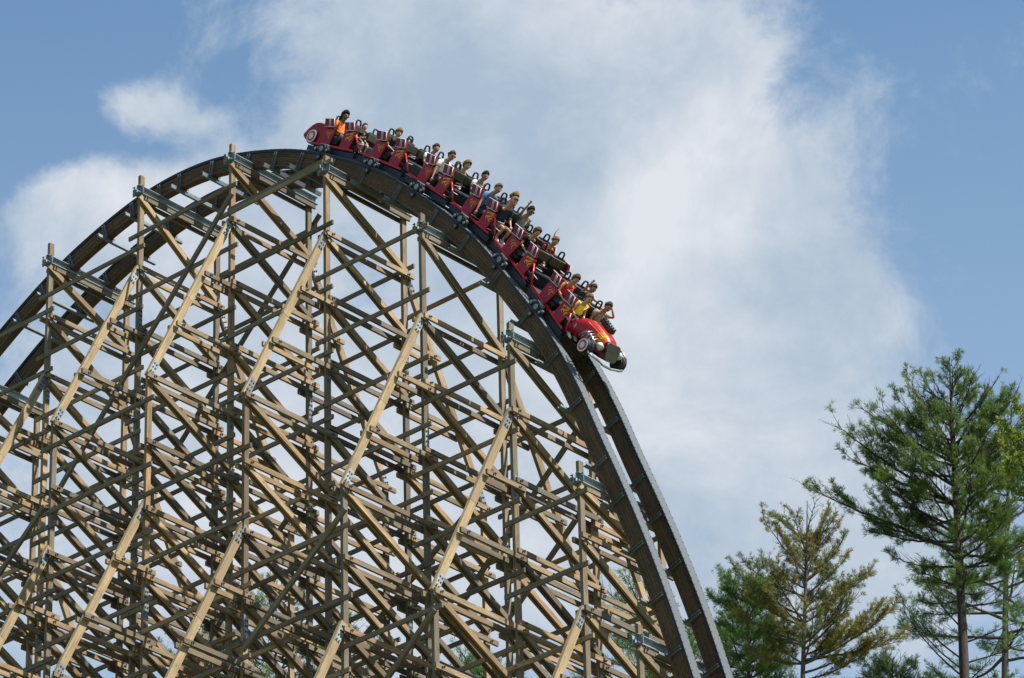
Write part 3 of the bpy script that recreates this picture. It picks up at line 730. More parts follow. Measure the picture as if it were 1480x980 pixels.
def add_nose(r):
    kids0 = set(r.children)
    # hood: loft of cross sections along x
    secs = [(.98, .60, .34, .78), (1.12, .57, .36, .96), (1.30, .46, .44, 1.06), (1.65, .37, .52, 1.07), (1.9, .30, .62, 1.06), (2.0, .26, .66, 1.02)]
    b_ = MB(); vs = []; n = 14
    for (x, hw, zb, zt) in secs:
        for k in range(n):
            th = pi*k/(n-1); c_ = cos(th); s_ = sin(th)
            vs.append((x, -hw*math.copysign(abs(c_)**.6, c_), zb+(zt-zb)*abs(s_)**.55))
    fs = []
    for i in range(len(secs)-1):
        for k in range(n-1): fs.append((i*n+k, (i+1)*n+k, (i+1)*n+k+1, i*n+k+1))
        fs.append((i*n+n-1, (i+1)*n+n-1, (i+1)*n, i*n))
    fs.append(tuple(range(n))); fs.append(tuple((len(secs)-1)*n+k for k in range(n-1, -1, -1)))
    b_.add(vs, [tuple(reversed(f)) for f in fs], smooth=True); hood = b_.build('hood', red, r)
    def hp(x, th, out=.006):
        for a, b in zip(secs[:-1], secs[1:]):
            if a[0] <= x <= b[0]+1e-6:
                t = (x-a[0])/(b[0]-a[0]); hw = a[1]+(b[1]-a[1])*t; zb = a[2]+(b[2]-a[2])*t; zt = a[3]+(b[3]-a[3])*t
                c_, s_ = cos(th), sin(th)
                y, z = -hw*math.copysign(abs(c_)**.6, c_), zb+(zt-zb)*abs(s_)**.55
                o = Vector((0, y, (z-zb)*1.2)).normalized()*out
                return Vector((x, y, z))+o
    # flames licking back over the hood from the nose, both sides
    for (nm, m, out, T) in (('hood_flame', orange_p, .007, [(.16, 1.28), (.34, 1.55), (.52, 1.20), (.70, 1.5), (.90, 1.15)]), ('hood_flame_core', yellow_p, .012, [(.20, 1.72), (.36, 1.60), (.52, 1.5), (.70, 1.66), (.88, 1.60)])):
        for sd in (0, 1):
            b_ = MB(); NX = 16; thw = [.05+.42*q/40*pi for q in range(0, 41)] if False else None
            ths = np.linspace(.08, 1.35, 34)
            vs = []; fs = []
            def start(th):
                f = (th-.08)/1.27; best = 1.70 if nm == 'hood_flame' else 1.84
                for (c, x0) in T:
                    d = abs(f-c)/(.085 if nm == 'hood_flame' else .04); 
                    if d < 1: best = min(best, x0+(1.88-x0)*d**.8)
                return best
            for th in ths:
                xs_ = start(th)
                if nm == 'hood_flame_core': xs_ = min(xs_, 1.86)
                for q in range(NX+1):
                    x = xs_+((1.985 if nm == 'hood_flame' else 1.86)-xs_)*q/NX; t2 = th if sd == 0 else pi-th
                    vs.append(hp(x, t2+0.10*sin((x-1.2)*7)*(1-(x-1.2)/.8)*(1 if sd == 0 else -1)*.6, out))
            for a in range(len(ths)-1):
                for q in range(NX):
                    f = (a*(NX+1)+q, a*(NX+1)+q+1, (a+1)*(NX+1)+q+1, (a+1)*(NX+1)+q); fs.append(f if sd else f[::-1])
            b_.add(vs, fs, smooth=True); b_.build(nm, m, hood)
    # nose plate
    b_ = MB(); poly = [(-.20, 1.04), (.20, 1.04), (.27, .97), (.22, .68), (.14, .60), (-.14, .60), (-.22, .68), (-.27, .97)]
    vs = []; 
    for d in (0, .05):
        for (y, z) in poly: vs.append((2.02+d+(1.06-z)*.45, y, z))
    n = len(poly); fs = [tuple(range(n)), tuple(range(2*n-1, n-1, -1))]+[(i, i+n, (i+1) % n+n, (i+1) % n) for i in range(n)]
    b_.add(vs, fs); b_.bevel('nose_plate', greyplate, r, .012, 2)
    b_ = MB(); b_.prism([(1.5, .36), (2.06, .50), (2.05, 1.0), (1.6, .95)], -.2, .2); b_.build('radiator', red_d, r)
    b_ = MB(); b_.tube([(2.12, -.72, .54), (2.22, -.64, .53), (2.30, -.42, .53), (2.30, -.15, .46), (2.30, .15, .46), (2.30, .42, .53), (2.2, .64, .52), (2.12, .72, .52)], .032, 8); b_.build('bumper', chrome, r)
    for sy in (-1, 1):
        road_wheel(r, 1.93, sy*.67, .56, sy, .22, .24)
        b_ = MB(); b_.tube([(1.5, sy*.60, .58), (1.62, sy*.62, .80), (1.85, sy*.64, .86), (2.1, sy*.64, .82)], .025, 6)
        for q in range(4): b_.tube([(1.55+q*.1, sy*(.34+.02*q), .86-q*.0), (1.6+q*.1, sy*.56, .80), (1.6+q*.1, sy*.60, .58)], .018, 6)
        b_.build('exhaust_pipes', chrome, r)
        b_ = MB(); b_.tube([(1.96, sy*.38, .80), (2.00, sy*.38, .80), (2.10, sy*.38, .78)], [.05, .10, .095], 14); b_.build('headlight', white_p, r)
        b_ = MB(); b_.tube([(1.93, sy*.2, .50), (1.93, sy*.62, .56)], .04, 8); b_.build('axle', frame_m, r)
    # exposed engine on the hood
    b_ = MB(); b_.bx(1.2, 1.60, .02, .26, 1.06, 1.15)
    for q in range(5):
        for yy in (0.04, .24): b_.disc((1.23+q*.085, yy, 1.18), (0, 0, 1), .026, .08, 8)
    b_.tube([(1.2, .14, 1.19), (1.62, .14, 1.17)], .04, 8); b_.build('engine', engine_m, r)
    b_ = MB()
    for q in range(5): b_.disc((1.23+q*.085, .14, 1.245), (0, 0, 1), .022, .03, 8)
    b_.build('carburettor', chrome, r)
    for o in r.children:
        if o in kids0: continue
        st = [o]
        while st:
            c = st.pop(); st += list(c.children); wheel = c.name.split('.')[0] in ('tyre', 'whitewall', 'wheel_rim', 'hub_cap')
            for v in c.data.vertices:
                if wheel: v.co.x += 0.26
                elif v.co.x > 1.1: v.co.x = 1.1+(v.co.x-1.1)*1.28
            c.data.update()
def add_tail(r):
    # rounded rear fender body with whitewall wheel
    b_ = MB(); n = 20; prof = []
    top = [(-.66, .36), (-.66, .93), (-.80, .96), (-.98, .97), (-1.15, .94), (-1.30, .85), (-1.42, .72), (-1.50, .60), (-1.56, .52), (-1.52, .46), (-1.40, .38), (-1.1, .31), (-.80, .30)]
    b_.prism(top, -.62, .62); smooth(b_.bevel('tail_body', red, r, .07, 3))
    b_ = MB()
    b_.tube([(-1.50, -.45, .47), (-1.60, -.3, .50), (-1.62, 0, .50), (-1.60, .3, .50), (-1.50, .45, .47)], .035, 8); b_.build('rear_bumper', black, r)
    for sy in (-1, 1): road_wheel(r, -1.06, sy*.60, .49, sy, .235, .16)
NC = 6; S_LEAD = None
def s_match():
    # arc positions: the front row box of the lead car is seen at u = 7.44 beside the rail
    return s_of_u(7.10)+.25
PITCHC = 2.405
sL = s_match()
proto = make_car('mid'); tail = make_car('tail'); lead = make_car('lead')
cars = []
def copy_tree(o, parent=None):
    c = o.copy(); COL.objects.link(c)
    if parent is not None: c.parent = parent; c.matrix_parent_inverse = o.matrix_parent_inverse; c.matrix_basis = o.matrix_basis
    for ch in list(o.children): copy_tree(ch, c)
    return c
labels = ['lead red hot-rod car of the coaster train, with flamed hood and whitewall front wheels', 'second red coaster car, behind the flamed hot-rod nose car',
          'third red coaster car from the front, its front row empty but for a far rider', 'fourth red coaster car, carrying the rider in navy with raised hand behind it',
          'fifth red coaster car, just ahead of the tail car', 'rearmost red coaster car, with rounded tail fender and whitewall wheel']
labels[1] = 'second red coaster car of the train, carrying riders in black and maroon, directly behind the row of the red top'
labels[1] = 'red coaster car directly behind the hot-rod nose car, its forward row empty'
labels[2] = 'red coaster car carrying the riders in light blue shirt and navy tee'
labels[3] = 'red coaster car carrying the rider in a white polo leaning over its near side'
labels[0] = 'lead red hot-rod car with flamed hood, engine and whitewall front wheels'
labels[5] = 'rearmost red coaster car, with rounded tail fender and whitewall wheel'
labels[4] = 'red coaster car directly ahead of the tail car, its rear rider curly blond'
templ = [lead, proto, None, None, None, tail]
for i in range(NC):
    c = templ[i] if templ[i] is not None else copy_tree(proto)
    M = car_matrix(sL-PITCHC*i, 1.5 if i == 0 else .8); c.matrix_world = M; cars.append((c, M))
    tag(c, labels[i], 'coaster car', 'cars of the red coaster train')

# ------------------------------------------------------------------ riders
def skinmesh(name, nodes, edges, mat, root=0, sub=1):
    me = bpy.data.meshes.new(name); me.from_pydata([n[:3] for n in nodes], edges, [])
    ob = bpy.data.objects.new(name, me); COL.objects.link(ob)
    md = ob.modifiers.new('skin', 'SKIN'); md.use_smooth_shade = True; md.branch_smoothing = 0.4
    sv = me.skin_vertices[0].data
    for k, n in enumerate(nodes):
        rx = n[3]; sv[k].radius = (rx, n[4] if len(n) > 4 else rx); sv[k].use_root = (k == root)
    if sub: s2 = ob.modifiers.new('sub', 'SUBSURF'); s2.levels = sub; s2.render_levels = sub
    return ob
pending = []
def finish_skins():
    dg = bpy.context.evaluated_depsgraph_get(); dg.update()
    for ob, mat, nm in pending:
        m2 = bpy.data.meshes.new_from_object(ob.evaluated_get(dg)); ob.modifiers.clear(); ob.data = m2
        m2.materials.clear(); m2.materials.append(mat); m2.polygons.foreach_set('use_smooth', [True]*len(m2.polygons))
SK = {'light': (0.42, 0.235, 0.15), 'tan': (0.30, 0.155, 0.09), 'dark': (0.13, 0.065, 0.04), 'ruddy': (0.38, 0.175, 0.115)}
HC = {'brown': (0.06, 0.035, 0.02), 'black': (0.012, 0.010, 0.009), 'blond': (0.15, 0.09, 0.04), 'lbrown': (0.075, 0.042, 0.02), 'grey': (0.10, 0.08, 0.062)}
def person(ci, row, side, label, shirt, hair='brown', skin='light', pose=('down', 'down'), scale=1.0, lean=0.0, hairstyle='short', shorts=(0.03, 0.04, 0.07), yaw=0.0, glasses=False, sleeves=True):
    car, MC = cars[ci]
    xr = (-.475, .475)[row]; y0 = side*.37
    k = scale
    M = MC @ Matrix.Translation((xr+.30, y0, .50))
    def q(x, y, z): return (x*k, y*k, z*k)
    # joints relative to the seat (x ahead, y away from camera, z up)
    lx = lean
    pel = (0, 0, .10); wai = (-.05+lx*.2, 0, .27); che = (-.09+lx*.6, 0, .46); nb = (-.10+lx, 0, .63); nk = (-.06+lx*1.1, 0, .715)
    hx = -.03+lx*1.2; cy, sy_ = cos(yaw), sin(yaw)
    def hd(dx, dy, z): return (hx+dx*cy-dy*sy_, dx*sy_+dy*cy, z-.025)
    N = []; E = []
    def nd(p, r, r2=None, par=None):
        N.append((*q(*p), r*k, (r2 or r)*k)); 
        if par is not None: E.append((par, len(N)-1))
        return len(N)-1
    a = nd(pel, .125, .11); b = nd(wai, .115, .10, a); c = nd(che, .135, .105, b); d = nd(nb, .075, .06, c); e = nd(nk, .056, .056, d)
    f1 = nd(hd(.018, 0, .79), .070, .075, e); f2 = nd(hd(.005, 0, .875), .093, .102, f1); f3 = nd(hd(-.005, 0, .95), .082, .09, f2); f4 = nd(hd(-.01, 0, 1.0), .04, .045, f3)
    # nose, chin, ears
    nd(hd(.122, 0, .855), .012, .012, f2); 
    for s in (-1, 1): nd(hd(-.005, s*.102, .865), .014, .02, f2)
    SN = []; SE = []       # shirt nodes
    def sh(p, r, r2=None, par=None):
        SN.append((*q(*p), r*k, (r2 or r)*k))
        if par is not None: SE.append((par, len(SN)-1))
        return len(SN)-1
    s0 = sh((pel[0], 0, pel[2]+.02), .145, .13); s1 = sh(wai, .148, .128, s0); s2 = sh(che, .172, .135, s1); s3 = sh((nb[0]-.005, 0, nb[2]+.01), .115, .088, s2)
    for s, po in zip((-1, 1), pose):
        shp = (nb[0]-.0, s*.175, .575)
        if po == 'down': el = (shp[0]+.10, s*.245, .34); ha = (shp[0]+.34, s*.16, .27)
        elif po == 'hang': el = (shp[0]+.10, s*.27, .33); ha = (shp[0]+.24, s*.34, .10)
        elif po == 'up': el = (shp[0]+.12, s*.27, .72); ha = (shp[0]+.16, s*.26, .98)
        elif po == 'up2': el = (shp[0]+.22, s*.24, .56); ha = (shp[0]+.20, s*.20, .82)
        elif po == 'fwd': el = (shp[0]+.22, s*.26, .62); ha = (shp[0]+.46, s*.30, .66)
        elif po == 'head': el = (shp[0]+.20, s*.30, .70); ha = (shp[0]+.06, s*.13, .88)
        i1 = nd(shp, .058, .055, d); i2 = nd(el, .040, .038, i1); 
        mid = tuple(el[t]*.55+ha[t]*.45 for t in range(3)); i25 = nd(mid, .036, .033, i2)
        i3 = nd(ha, .024, .020, i25)
        dv = (Vector(ha)-Vector(el)).normalized(); sd = dv.cross(Vector((1, 0, 0) if abs(dv.x) < .7 else (0, 0, 1))).normalized(); nn = dv.cross(sd)
        up = po in ('up', 'up2', 'fwd')
        pal = Vector(ha)+dv*.055; i4 = nd(tuple(pal), .030, .016, i3)
        curl = .10 if up else .75
        for fi, (so_, ln, rd) in enumerate(((-.030, .068, .0088), (-.011, .078, .0092), (.010, .073, .009), (.030, .055, .0078))):
            sp = 1.7 if up else 1.0
            b0 = pal+sd*so_+dv*.028; b1 = b0+(dv*cos(curl*.5)+sd*(so_*4*(sp-1))+nn*sin(curl*.5)).normalized()*ln*.5; b2_ = b1+(dv*cos(curl*1.4)+sd*(so_*4*(sp-1))+nn*sin(curl*1.4)).normalized()*ln*.5
            j0 = nd(tuple(b0), rd*1.05, None, i4); j1 = nd(tuple(b1), rd, None, j0); nd(tuple(b2_), rd*.8, None, j1)
        t0 = Vector(ha)+dv*.03-sd*.034; t1 = t0+(dv*.6-sd*.8).normalized()*.04; j0 = nd(tuple(t0), .011, None, i4); nd(tuple(t1+dv*.012), .009, None, j0)
        h1 = sh(shp, .088, .082, s3)
        if sleeves: mm = tuple(shp[t]*.35+el[t]*.65 for t in range(3)); sh(mm, .070, .066, h1)
    TN = []; TE = []
    def th_(p, r, par=None):
        TN.append((*q(*p), r*k, r*k))
        if par is not None: TE.append((par, len(TN)-1))
        return len(TN)-1
    t0 = th_((0, 0, .09), .14)
    for s in (-1, 1):
        hp_ = (.03, s*.10, .06); kn = (.42, s*.13, .18); an = (.36, s*.12, -.14); to = (.50, s*.12, -.20)
        i1 = nd(hp_, .088, .085, a); i2 = nd(kn, .058, .058, i1); i3 = nd((.41, s*.125, .0), .052, .05, i2); i4 = nd(an, .036, .036, i3); nd(to, .034, .026, i4)
        h1 = th_(hp_, .105, t0); th_((.34, s*.125, .155), .083, h1)
    def relink(ob, nm, mat, parent=None):
        ob.name = nm
        if parent is None: ob.matrix_world = M
        else: ob.parent = parent
        pending.append((ob, mat, nm)); return ob
    body = relink(skinmesh('person', N, E, None), 'person', skin_mat('skin_'+skin, SK[skin])); tag(body, label, 'person')
    relink(skinmesh('shirt', SN, SE, None), 'shirt', clothc('shirt_%d_%d_%d' % tuple(int(x*99) for x in shirt), shirt), body)
    relink(skinmesh('shorts', TN, TE, None), 'shorts', clothc('shorts_%d_%d_%d' % tuple(int(x*99) for x in shorts), shorts), body)
    # shoes
    b_ = MB()
    for s in (-1, 1): b_.tube([q(.30, s*.12, -.19), q(.40, s*.12, -.20), q(.51, s*.12, -.22), q(.57, s*.12, -.225)], [.03*k, .05*k, .045*k, .02*k], 8)
    b_.build('shoes', clothc('shoe_white', (.5, .5, .5)), body)
    # hair: cap over the skull, ragged, with optional tail
    rg = random.Random(int((xr+2)*100)+ci*7+int(side))
    hm = clothc('hair_'+hair, HC[hair])
    b_ = MB(); nu, nv = 18, 10; vs = []; fs = []
    low = {'short': -.55, 'long': -.75, 'curly': -.45, 'tail': -.35, 'bob': -.7}[hairstyle]; th = {'short': .012, 'long': .03, 'curly': .032, 'tail': .02, 'bob': .032}[hairstyle]
    for i in range(nv+1):
        for j in range(nu):
            az = 2*pi*j/nu; front = cos(az)
            lo = .70*max(0, front)+low*max(0, -front)+(low*.5+.05)*(1-abs(front))
            el_ = pi/2-(pi/2-lo)*i/nv
            rr0 = 1+ (rg.uniform(-.05, .05) if hairstyle != 'curly' else rg.uniform(-.12, .16))
            tk = 1.0-.16*max(0, (i-nv+2)/2.0); x = (.103+th)*cos(el_)*cos(az)*rr0*tk; y = (.098+th)*cos(el_)*sin(az)*rr0*tk; z = (.148+th)*sin(el_)*rr0
            vs.append(q(*hd(x-.012, y, .885+z)))
    for i in range(nv):
        for j in range(nu): fs.append((i*nu+j, (i+1)*nu+j, (i+1)*nu+(j+1) % nu, i*nu+(j+1) % nu))
    b_.add(vs, fs, smooth=True)
    if hairstyle in ('tail', 'long'):
        if hairstyle == 'tail': pts = [hd(-.10, 0, .93), hd(-.17, .0, .95), hd(-.24, .02, 1.03), hd(-.26, .03, 1.14), hd(-.23, .04, 1.24)]
        else: pts = [hd(-.08, 0, .92), hd(-.13, 0, .82), hd(-.16, 0, .72), hd(-.20, 0, .62)]
        rds = [.036, .026, .012, .007, .003] if hairstyle == 'tail' else [.07, .06, .05, .02]
        b_.tube([q(*p) for p in pts], [x*k for x in rds], 7)
    if True:
        for t in range(34 if hairstyle != 'short' else 22):
            az = rg.uniform(0, 2*pi); el_ = rg.uniform(-.2, 1.4); 
            if cos(az) > .3 and el_ < .6: continue
            R_ = .095+th; p = Vector(hd(R_*cos(el_)*cos(az)-.01, R_*cos(el_)*sin(az), .885+R_*sin(el_)))
            dd = Vector((-.6, rg.uniform(-.4, .4), rg.uniform(0, .9))).normalized()*rg.uniform(.04, .09)
            b_.tube([tuple(p*k), tuple((p+dd*.4)*k), tuple((p+dd*(.6 if hairstyle != 'short' else .35))*k)], [.018*k, .014*k, .005*k], 4)
    b_.build('hair', hm, body)
    b_ = MB()
    for s in (-1, 1): b_.disc(q(*hd(.098, s*.036, .893)), (1, 0, 0), .013*k, .012*k, 8)
    b_.build('eyes', black, body)
    b_ = MB(); b_.tube([q(*hd(.088, -.03, .815)), q(*hd(.102, 0, .808)), q(*hd(.088, .03, .815))], [.006*k, .013*k, .006*k], 6); b_.build('mouth', skin_mat('lips', (.22, .06, .05)), body)
    if glasses:
        b_ = MB()
        for s in (-1, 1): b_.disc(q(*hd(.110, s*.038, .892)), (1, 0, 0), .030*k, .01*k, 10); b_.tube([q(*hd(.105, s*.064, .897)), q(*hd(0, s*.110, .89))], .005*k, 5)
        b_.build('sunglasses', black, body)
    return body
# car index 0 = lead (rows: 1 front); side -1 = near seat, +1 = far seat
person(0, 1, -1, 'blond woman in a yellow tank top in the front near seat of the train', (.78, .66, .05), 'blond', 'light', ('down', 'down'), .97, .0, 'tail', shorts=(.25, .3, .4), sleeves=False)
person(0, 1, 1, 'rider in a mottled grey tee in the far front seat, hands at the head', (.26, .23, .19), 'brown', 'tan', ('down', 'head'), 1.03, .0, 'short', shorts=(.1, .09, .08))
person(0, 0, -1, 'woman in a bright red top in the second row behind the yellow tank top', (.68, .03, .03), 'lbrown', 'light', ('down', 'down'), .98, .03, 'bob', sleeves=False)
person(0, 0, 1, 'rider in a royal blue tee with both arms thrown up', (.03, .10, .36), 'lbrown', 'tan', ('up', 'fwd'), .98, .0, 'short')
person(1, 0, -1, 'shouting rider in a black tee, knees behind the flame-painted panel', (.012, .012, .014), 'lbrown', 'light', ('down', 'down'), .95, .03, 'bob', glasses=False)
person(1, 0, 1, 'woman in a maroon top with a ponytail streaming upward', (.20, .015, .03), 'blond', 'light', ('down', 'down'), .97, .02, 'tail')
person(2, 1, -1, 'man in a navy tee raising one open hand beside his face', (.02, .035, .075), 'grey', 'ruddy', ('up2', 'down'), 1.05, .06, 'short', shorts=(.12, .11, .10))
person(2, 1, 1, 'man in sunglasses and a grey tee holding an open hand high', (.19, .21, .24), 'black', 'tan', ('up', 'down'), 1.04, .02, 'short', glasses=True)
person(2, 0, -1, 'man in a light blue shirt with his arm hanging over the near side', (.10, .20, .40), 'grey', 'ruddy', ('hang', 'down'), 1.05, .10, 'short')
person(2, 0, 1, 'curly haired blond rider behind the man in the light blue shirt', (.03, .03, .04), 'blond', 'light', ('down', 'down'), 1.02, .04, 'curly')
person(3, 1, 1, 'dark haired man in a pale grey tee beside an empty seat', (.55, .58, .64), 'black', 'tan', ('down', 'down'), 1.02, .02, 'short')
person(3, 0, -1, 'man in a white polo leaning forward with his arm over the near side', (.80, .80, .82), 'brown', 'ruddy', ('hang', 'down'), 1.03, .09, 'short', glasses=True)
person(3, 0, 1, 'blond rider in black on the far seat beside the white polo', (.02, .02, .022), 'blond', 'light', ('down', 'down'), 1.0, .02, 'bob')
person(4, 1, 1, 'dark haired rider in a white tee one row behind the white polo', (.78, .79, .82), 'brown', 'tan', ('down', 'down'), .98, .0, 'short')
person(4, 0, -1, 'curly blond rider in dark clothes low in the seat of the fifth car', (.02, .02, .03), 'blond', 'light', ('down', 'down'), .90, .0, 'curly')
person(5, 1, -1, 'child in a black tee with a pale chest print in the tail car', (.014, .014, .016), 'lbrown', 'light', ('down', 'down'), .76, .0, 'short')
person(5, 0, -1, 'rider in an orange tee with long dark hair in the very last row', (.72, .20, .03), 'black', 'dark', ('down', 'down'), 1.02, -.08, 'long')
finish_skins()

# ------------------------------------------------------------------ trees
def at(px, py, Y):
    """world point at depth Y on the sight line of a photograph pixel"""
    X, Yp = px-740, 490-py
    d = rr*X + uu*Yp + F_*FPX
    return Vector((0, 0, 1.6)) + d*(Y/d.y)
def tree(name, base, top, seed, label, mat, barkm, r0, branches, tuft=.16, dens=1.0, group=None, needle=True, sparse=0.0, leafy_from=.25, tri=5, gap=-.12):
    """trunk from base to top; branches: list of (height z, azimuth deg, length, rise, droop)"""
    rg = random.Random(seed); nr = np.random.default_rng(seed)
    root = empty(name, Matrix.Translation(base)); tag(root, label, 'tree', group)
    Ht = (top-base).z
    tb = MB(); n = 22
    ax = [Vector(((top.x-base.x)*t+sin(t*5+seed)*.12*Ht/24*(1-t)*t*4, (top.y-base.y)*t+cos(t*4+seed)*.1, Ht*t)) for t in [i/n for i in range(n+1)]]
    tb.tube([tuple(p) for p in ax], [r0*(1-(i/n))**.8+.012 for i in range(n+1)], 10)
    tb.build('trunk', barkm, root)
    def trunk_at(z):
        t = (z-base.z)/Ht*n; i = max(0, min(n-1, int(t))); return ax[i].lerp(ax[i+1], t-i)
    bb = MB(); C = []; Dn = []; T = []
    def tufts(p, d, cnt, spread, tone):
        if mnoise.noise(Vector((p.x*1.15+seed, p.y*1.15, p.z*1.35))) < gap: return
        for _ in range(cnt):
            o = Vector((rg.gauss(0, spread), rg.gauss(0, spread), rg.gauss(0, spread*.8)))
            dd = (d*1.0+Vector((rg.gauss(0, .45), rg.gauss(0, .45), rg.gauss(.25, .35)))).normalized()
            C.append(p+o); Dn.append(dd); T.append(min(1, max(0, tone+rg.gauss(0, .16))))
    for (z, az, L, rise, curve) in branches:
        p = trunk_at(z); a = radians(az); hd_ = Vector((cos(a), sin(a), 0)); side = Vector((-sin(a), cos(a), 0))
        m = 12; pts = []; wob = rg.uniform(-.12, .12); tone0 = rg.uniform(.3, .7)
        for i in range(m+1):
            t = i/m
            pts.append(p+hd_*(L*t)+side*(wob*L*sin(t*3)*.4+rg.gauss(0, .012*L)*t)+Vector((0, 0, rise*L*t+curve*L*t*t+rg.gauss(0, .01*L)*t)))
        rb = max(.012, min(r0*.30, .012+.0135*L))
        bb.tube([tuple(x) for x in pts], [rb*(1-i/m)**.8+.005 for i in range(m+1)], 5, cap=False)
        ns = int(L/.20*dens**.5)+4
        for j in range(ns):
            t = leafy_from+(1-leafy_from)*(j+rg.random())/ns
            if rg.random() < sparse: continue
            i = min(m-1, int(t*m)); q0 = pts[i].lerp(pts[i+1], t*m-i)
            sgn = 1 if j % 2 else -1
            fw = (pts[i+1]-pts[i]).normalized()
            sl = L*(.14+.26*(1-t))*rg.uniform(.6, 1.2)+.15
            sdir = (fw*.9+side*sgn*rg.uniform(.5, 1.0)+Vector((0, 0, rg.uniform(-.15, .5)))).normalized()
            mm = 4; sp = [q0+sdir*(sl*k/mm)+Vector((0, 0, .12*sl*(k/mm)**2)) for k in range(mm+1)]
            bb.tube([tuple(x) for x in sp], [.009*(1-k/mm)+.0035 for k in range(mm+1)], 3, cap=False)
            nt = int(sl/.085*dens)+2; tn = tone0+rg.gauss(0, .1)
            for k in range(nt):
                tt = .2+.8*(k+rg.random())/nt; kk = min(mm-1, int(tt*mm)); qq = sp[kk].lerp(sp[kk+1], tt*mm-kk)
                tufts(qq, sdir, 1, .025, tn+.12*tt)
                if rg.random() < .5:
                    tw = (sdir*.7+Vector((rg.gauss(0, .5), rg.gauss(0, .5), rg.gauss(.2, .4)))).normalized()*rg.uniform(.08, .2)
                    bb.tube([tuple(qq), tuple(qq+tw)], [.004, .0025], 3, cap=False); tufts(qq+tw, tw.normalized(), 1, .015, tn+.15)
            tufts(sp[-1], sdir, 2, .02, tn+.2)
        tufts(pts[-1], hd_, 3, .03, tone0+.2)
    bb.build('branches', barkm, root)
    C = np.array([tuple(c) for c in C]); Dn = np.array([tuple(d) for d in Dn]); T = np.array(T); n_ = len(C)
    # each tuft: `tri` slim needle bundles or leaves fanned about its direction
    aux = nr.normal(size=(n_, 3)); s1 = np.cross(Dn, aux); s1 /= np.linalg.norm(s1, axis=1)[:, None]; s2 = np.cross(Dn, s1)
    V = []; TT = []
    for k in range(tri):
        ph = 2*pi*k/tri+nr.uniform(0, 1, n_); sp_ = nr.uniform(.3, 1.0, n_) if needle else nr.uniform(.5, 1.6, n_)
        dr = Dn+(s1*np.cos(ph)[:, None]+s2*np.sin(ph)[:, None])*sp_[:, None]; dr /= np.linalg.norm(dr, axis=1)[:, None]
        ln = (tuft*nr.uniform(.7, 1.25, n_))[:, None]; wd = (.0065 if needle else .05)*nr.uniform(.7, 1.3, n_)[:, None]
        pr_ = np.cross(dr, nr.normal(size=(n_, 3))); pr_ /= np.linalg.norm(pr_, axis=1)[:, None]
        if needle: q0 = C-pr_*wd*.5; q1 = C+dr*ln*.6+pr_*wd*1.0; q2 = C+dr*ln; q3 = C+dr*ln*.5-pr_*wd*1.0
        else: q0 = C+dr*.03; q1 = C+dr*ln*.55+pr_*wd; q2 = C+dr*ln; q3 = C+dr*ln*.55-pr_*wd
        V.append(np.stack([q0, q1, q2, q3], 1)); TT.append(np.clip(T+nr.normal(0, .06, n_), 0, 1))
    V = np.concatenate(V).reshape(-1, 3); TT = np.concatenate(TT); nf = len(TT)
    me = bpy.data.meshes.new('crown'); me.vertices.add(len(V)); me.vertices.foreach_set('co', V.ravel())
    me.loops.add(nf*4); me.loops.foreach_set('vertex_index', np.arange(nf*4, dtype=np.int32))
    me.polygons.add(nf); me.polygons.foreach_set('loop_start', np.arange(0, nf*4, 4, dtype=np.int32))
    me.update(calc_edges=True); at_ = me.attributes.new('tone', 'FLOAT', 'FACE'); at_.data.foreach_set('value', TT.astype(np.float32))
    me.materials.append(mat); co = bpy.data.objects.new('crown', me); COL.objects.link(co); co.parent = root
    return root, nf
TRI = 0
def auto(zlo, zhi, ztop, Rf, cnt, seed, up=(.15, .75), curve=.15):
    rg = random.Random(seed); out = []
    for k in range(cnt):
        f = (k+rg.random())/cnt; z = zlo+(zhi-zlo)*f; t = (z-zlo)/(ztop-zlo)
        Lk = Rf(t)*rg.uniform(.65, 1.1); up_ = up[0]+(up[1]-up[0])*t; Lk = min(Lk, max(.25, (ztop-z)/(up_+curve*.9)))
        out.append((z, (k*137.5+rg.uniform(-25, 25)) % 360, Lk, up_+rg.uniform(-.08, .02), curve*rg.uniform(.3, 1.5)))
    return out
Y1 = 116.0
def stand(px, py, Y):
    p = at(px, py, Y); return Vector((p.x, p.y, ter(p.x, p.y)-.2)), p
def base_for(px, py, Y, top):
    p = at(px, py, Y); f = lambda z: top+(p-top)*((top.z-z)/(top.z-p.z))
    z = ter(p.x, p.y)-.2; q_ = f(z); z = ter(q_.x, q_.y)-.2; return Vector((q_.x, q_.y, z))
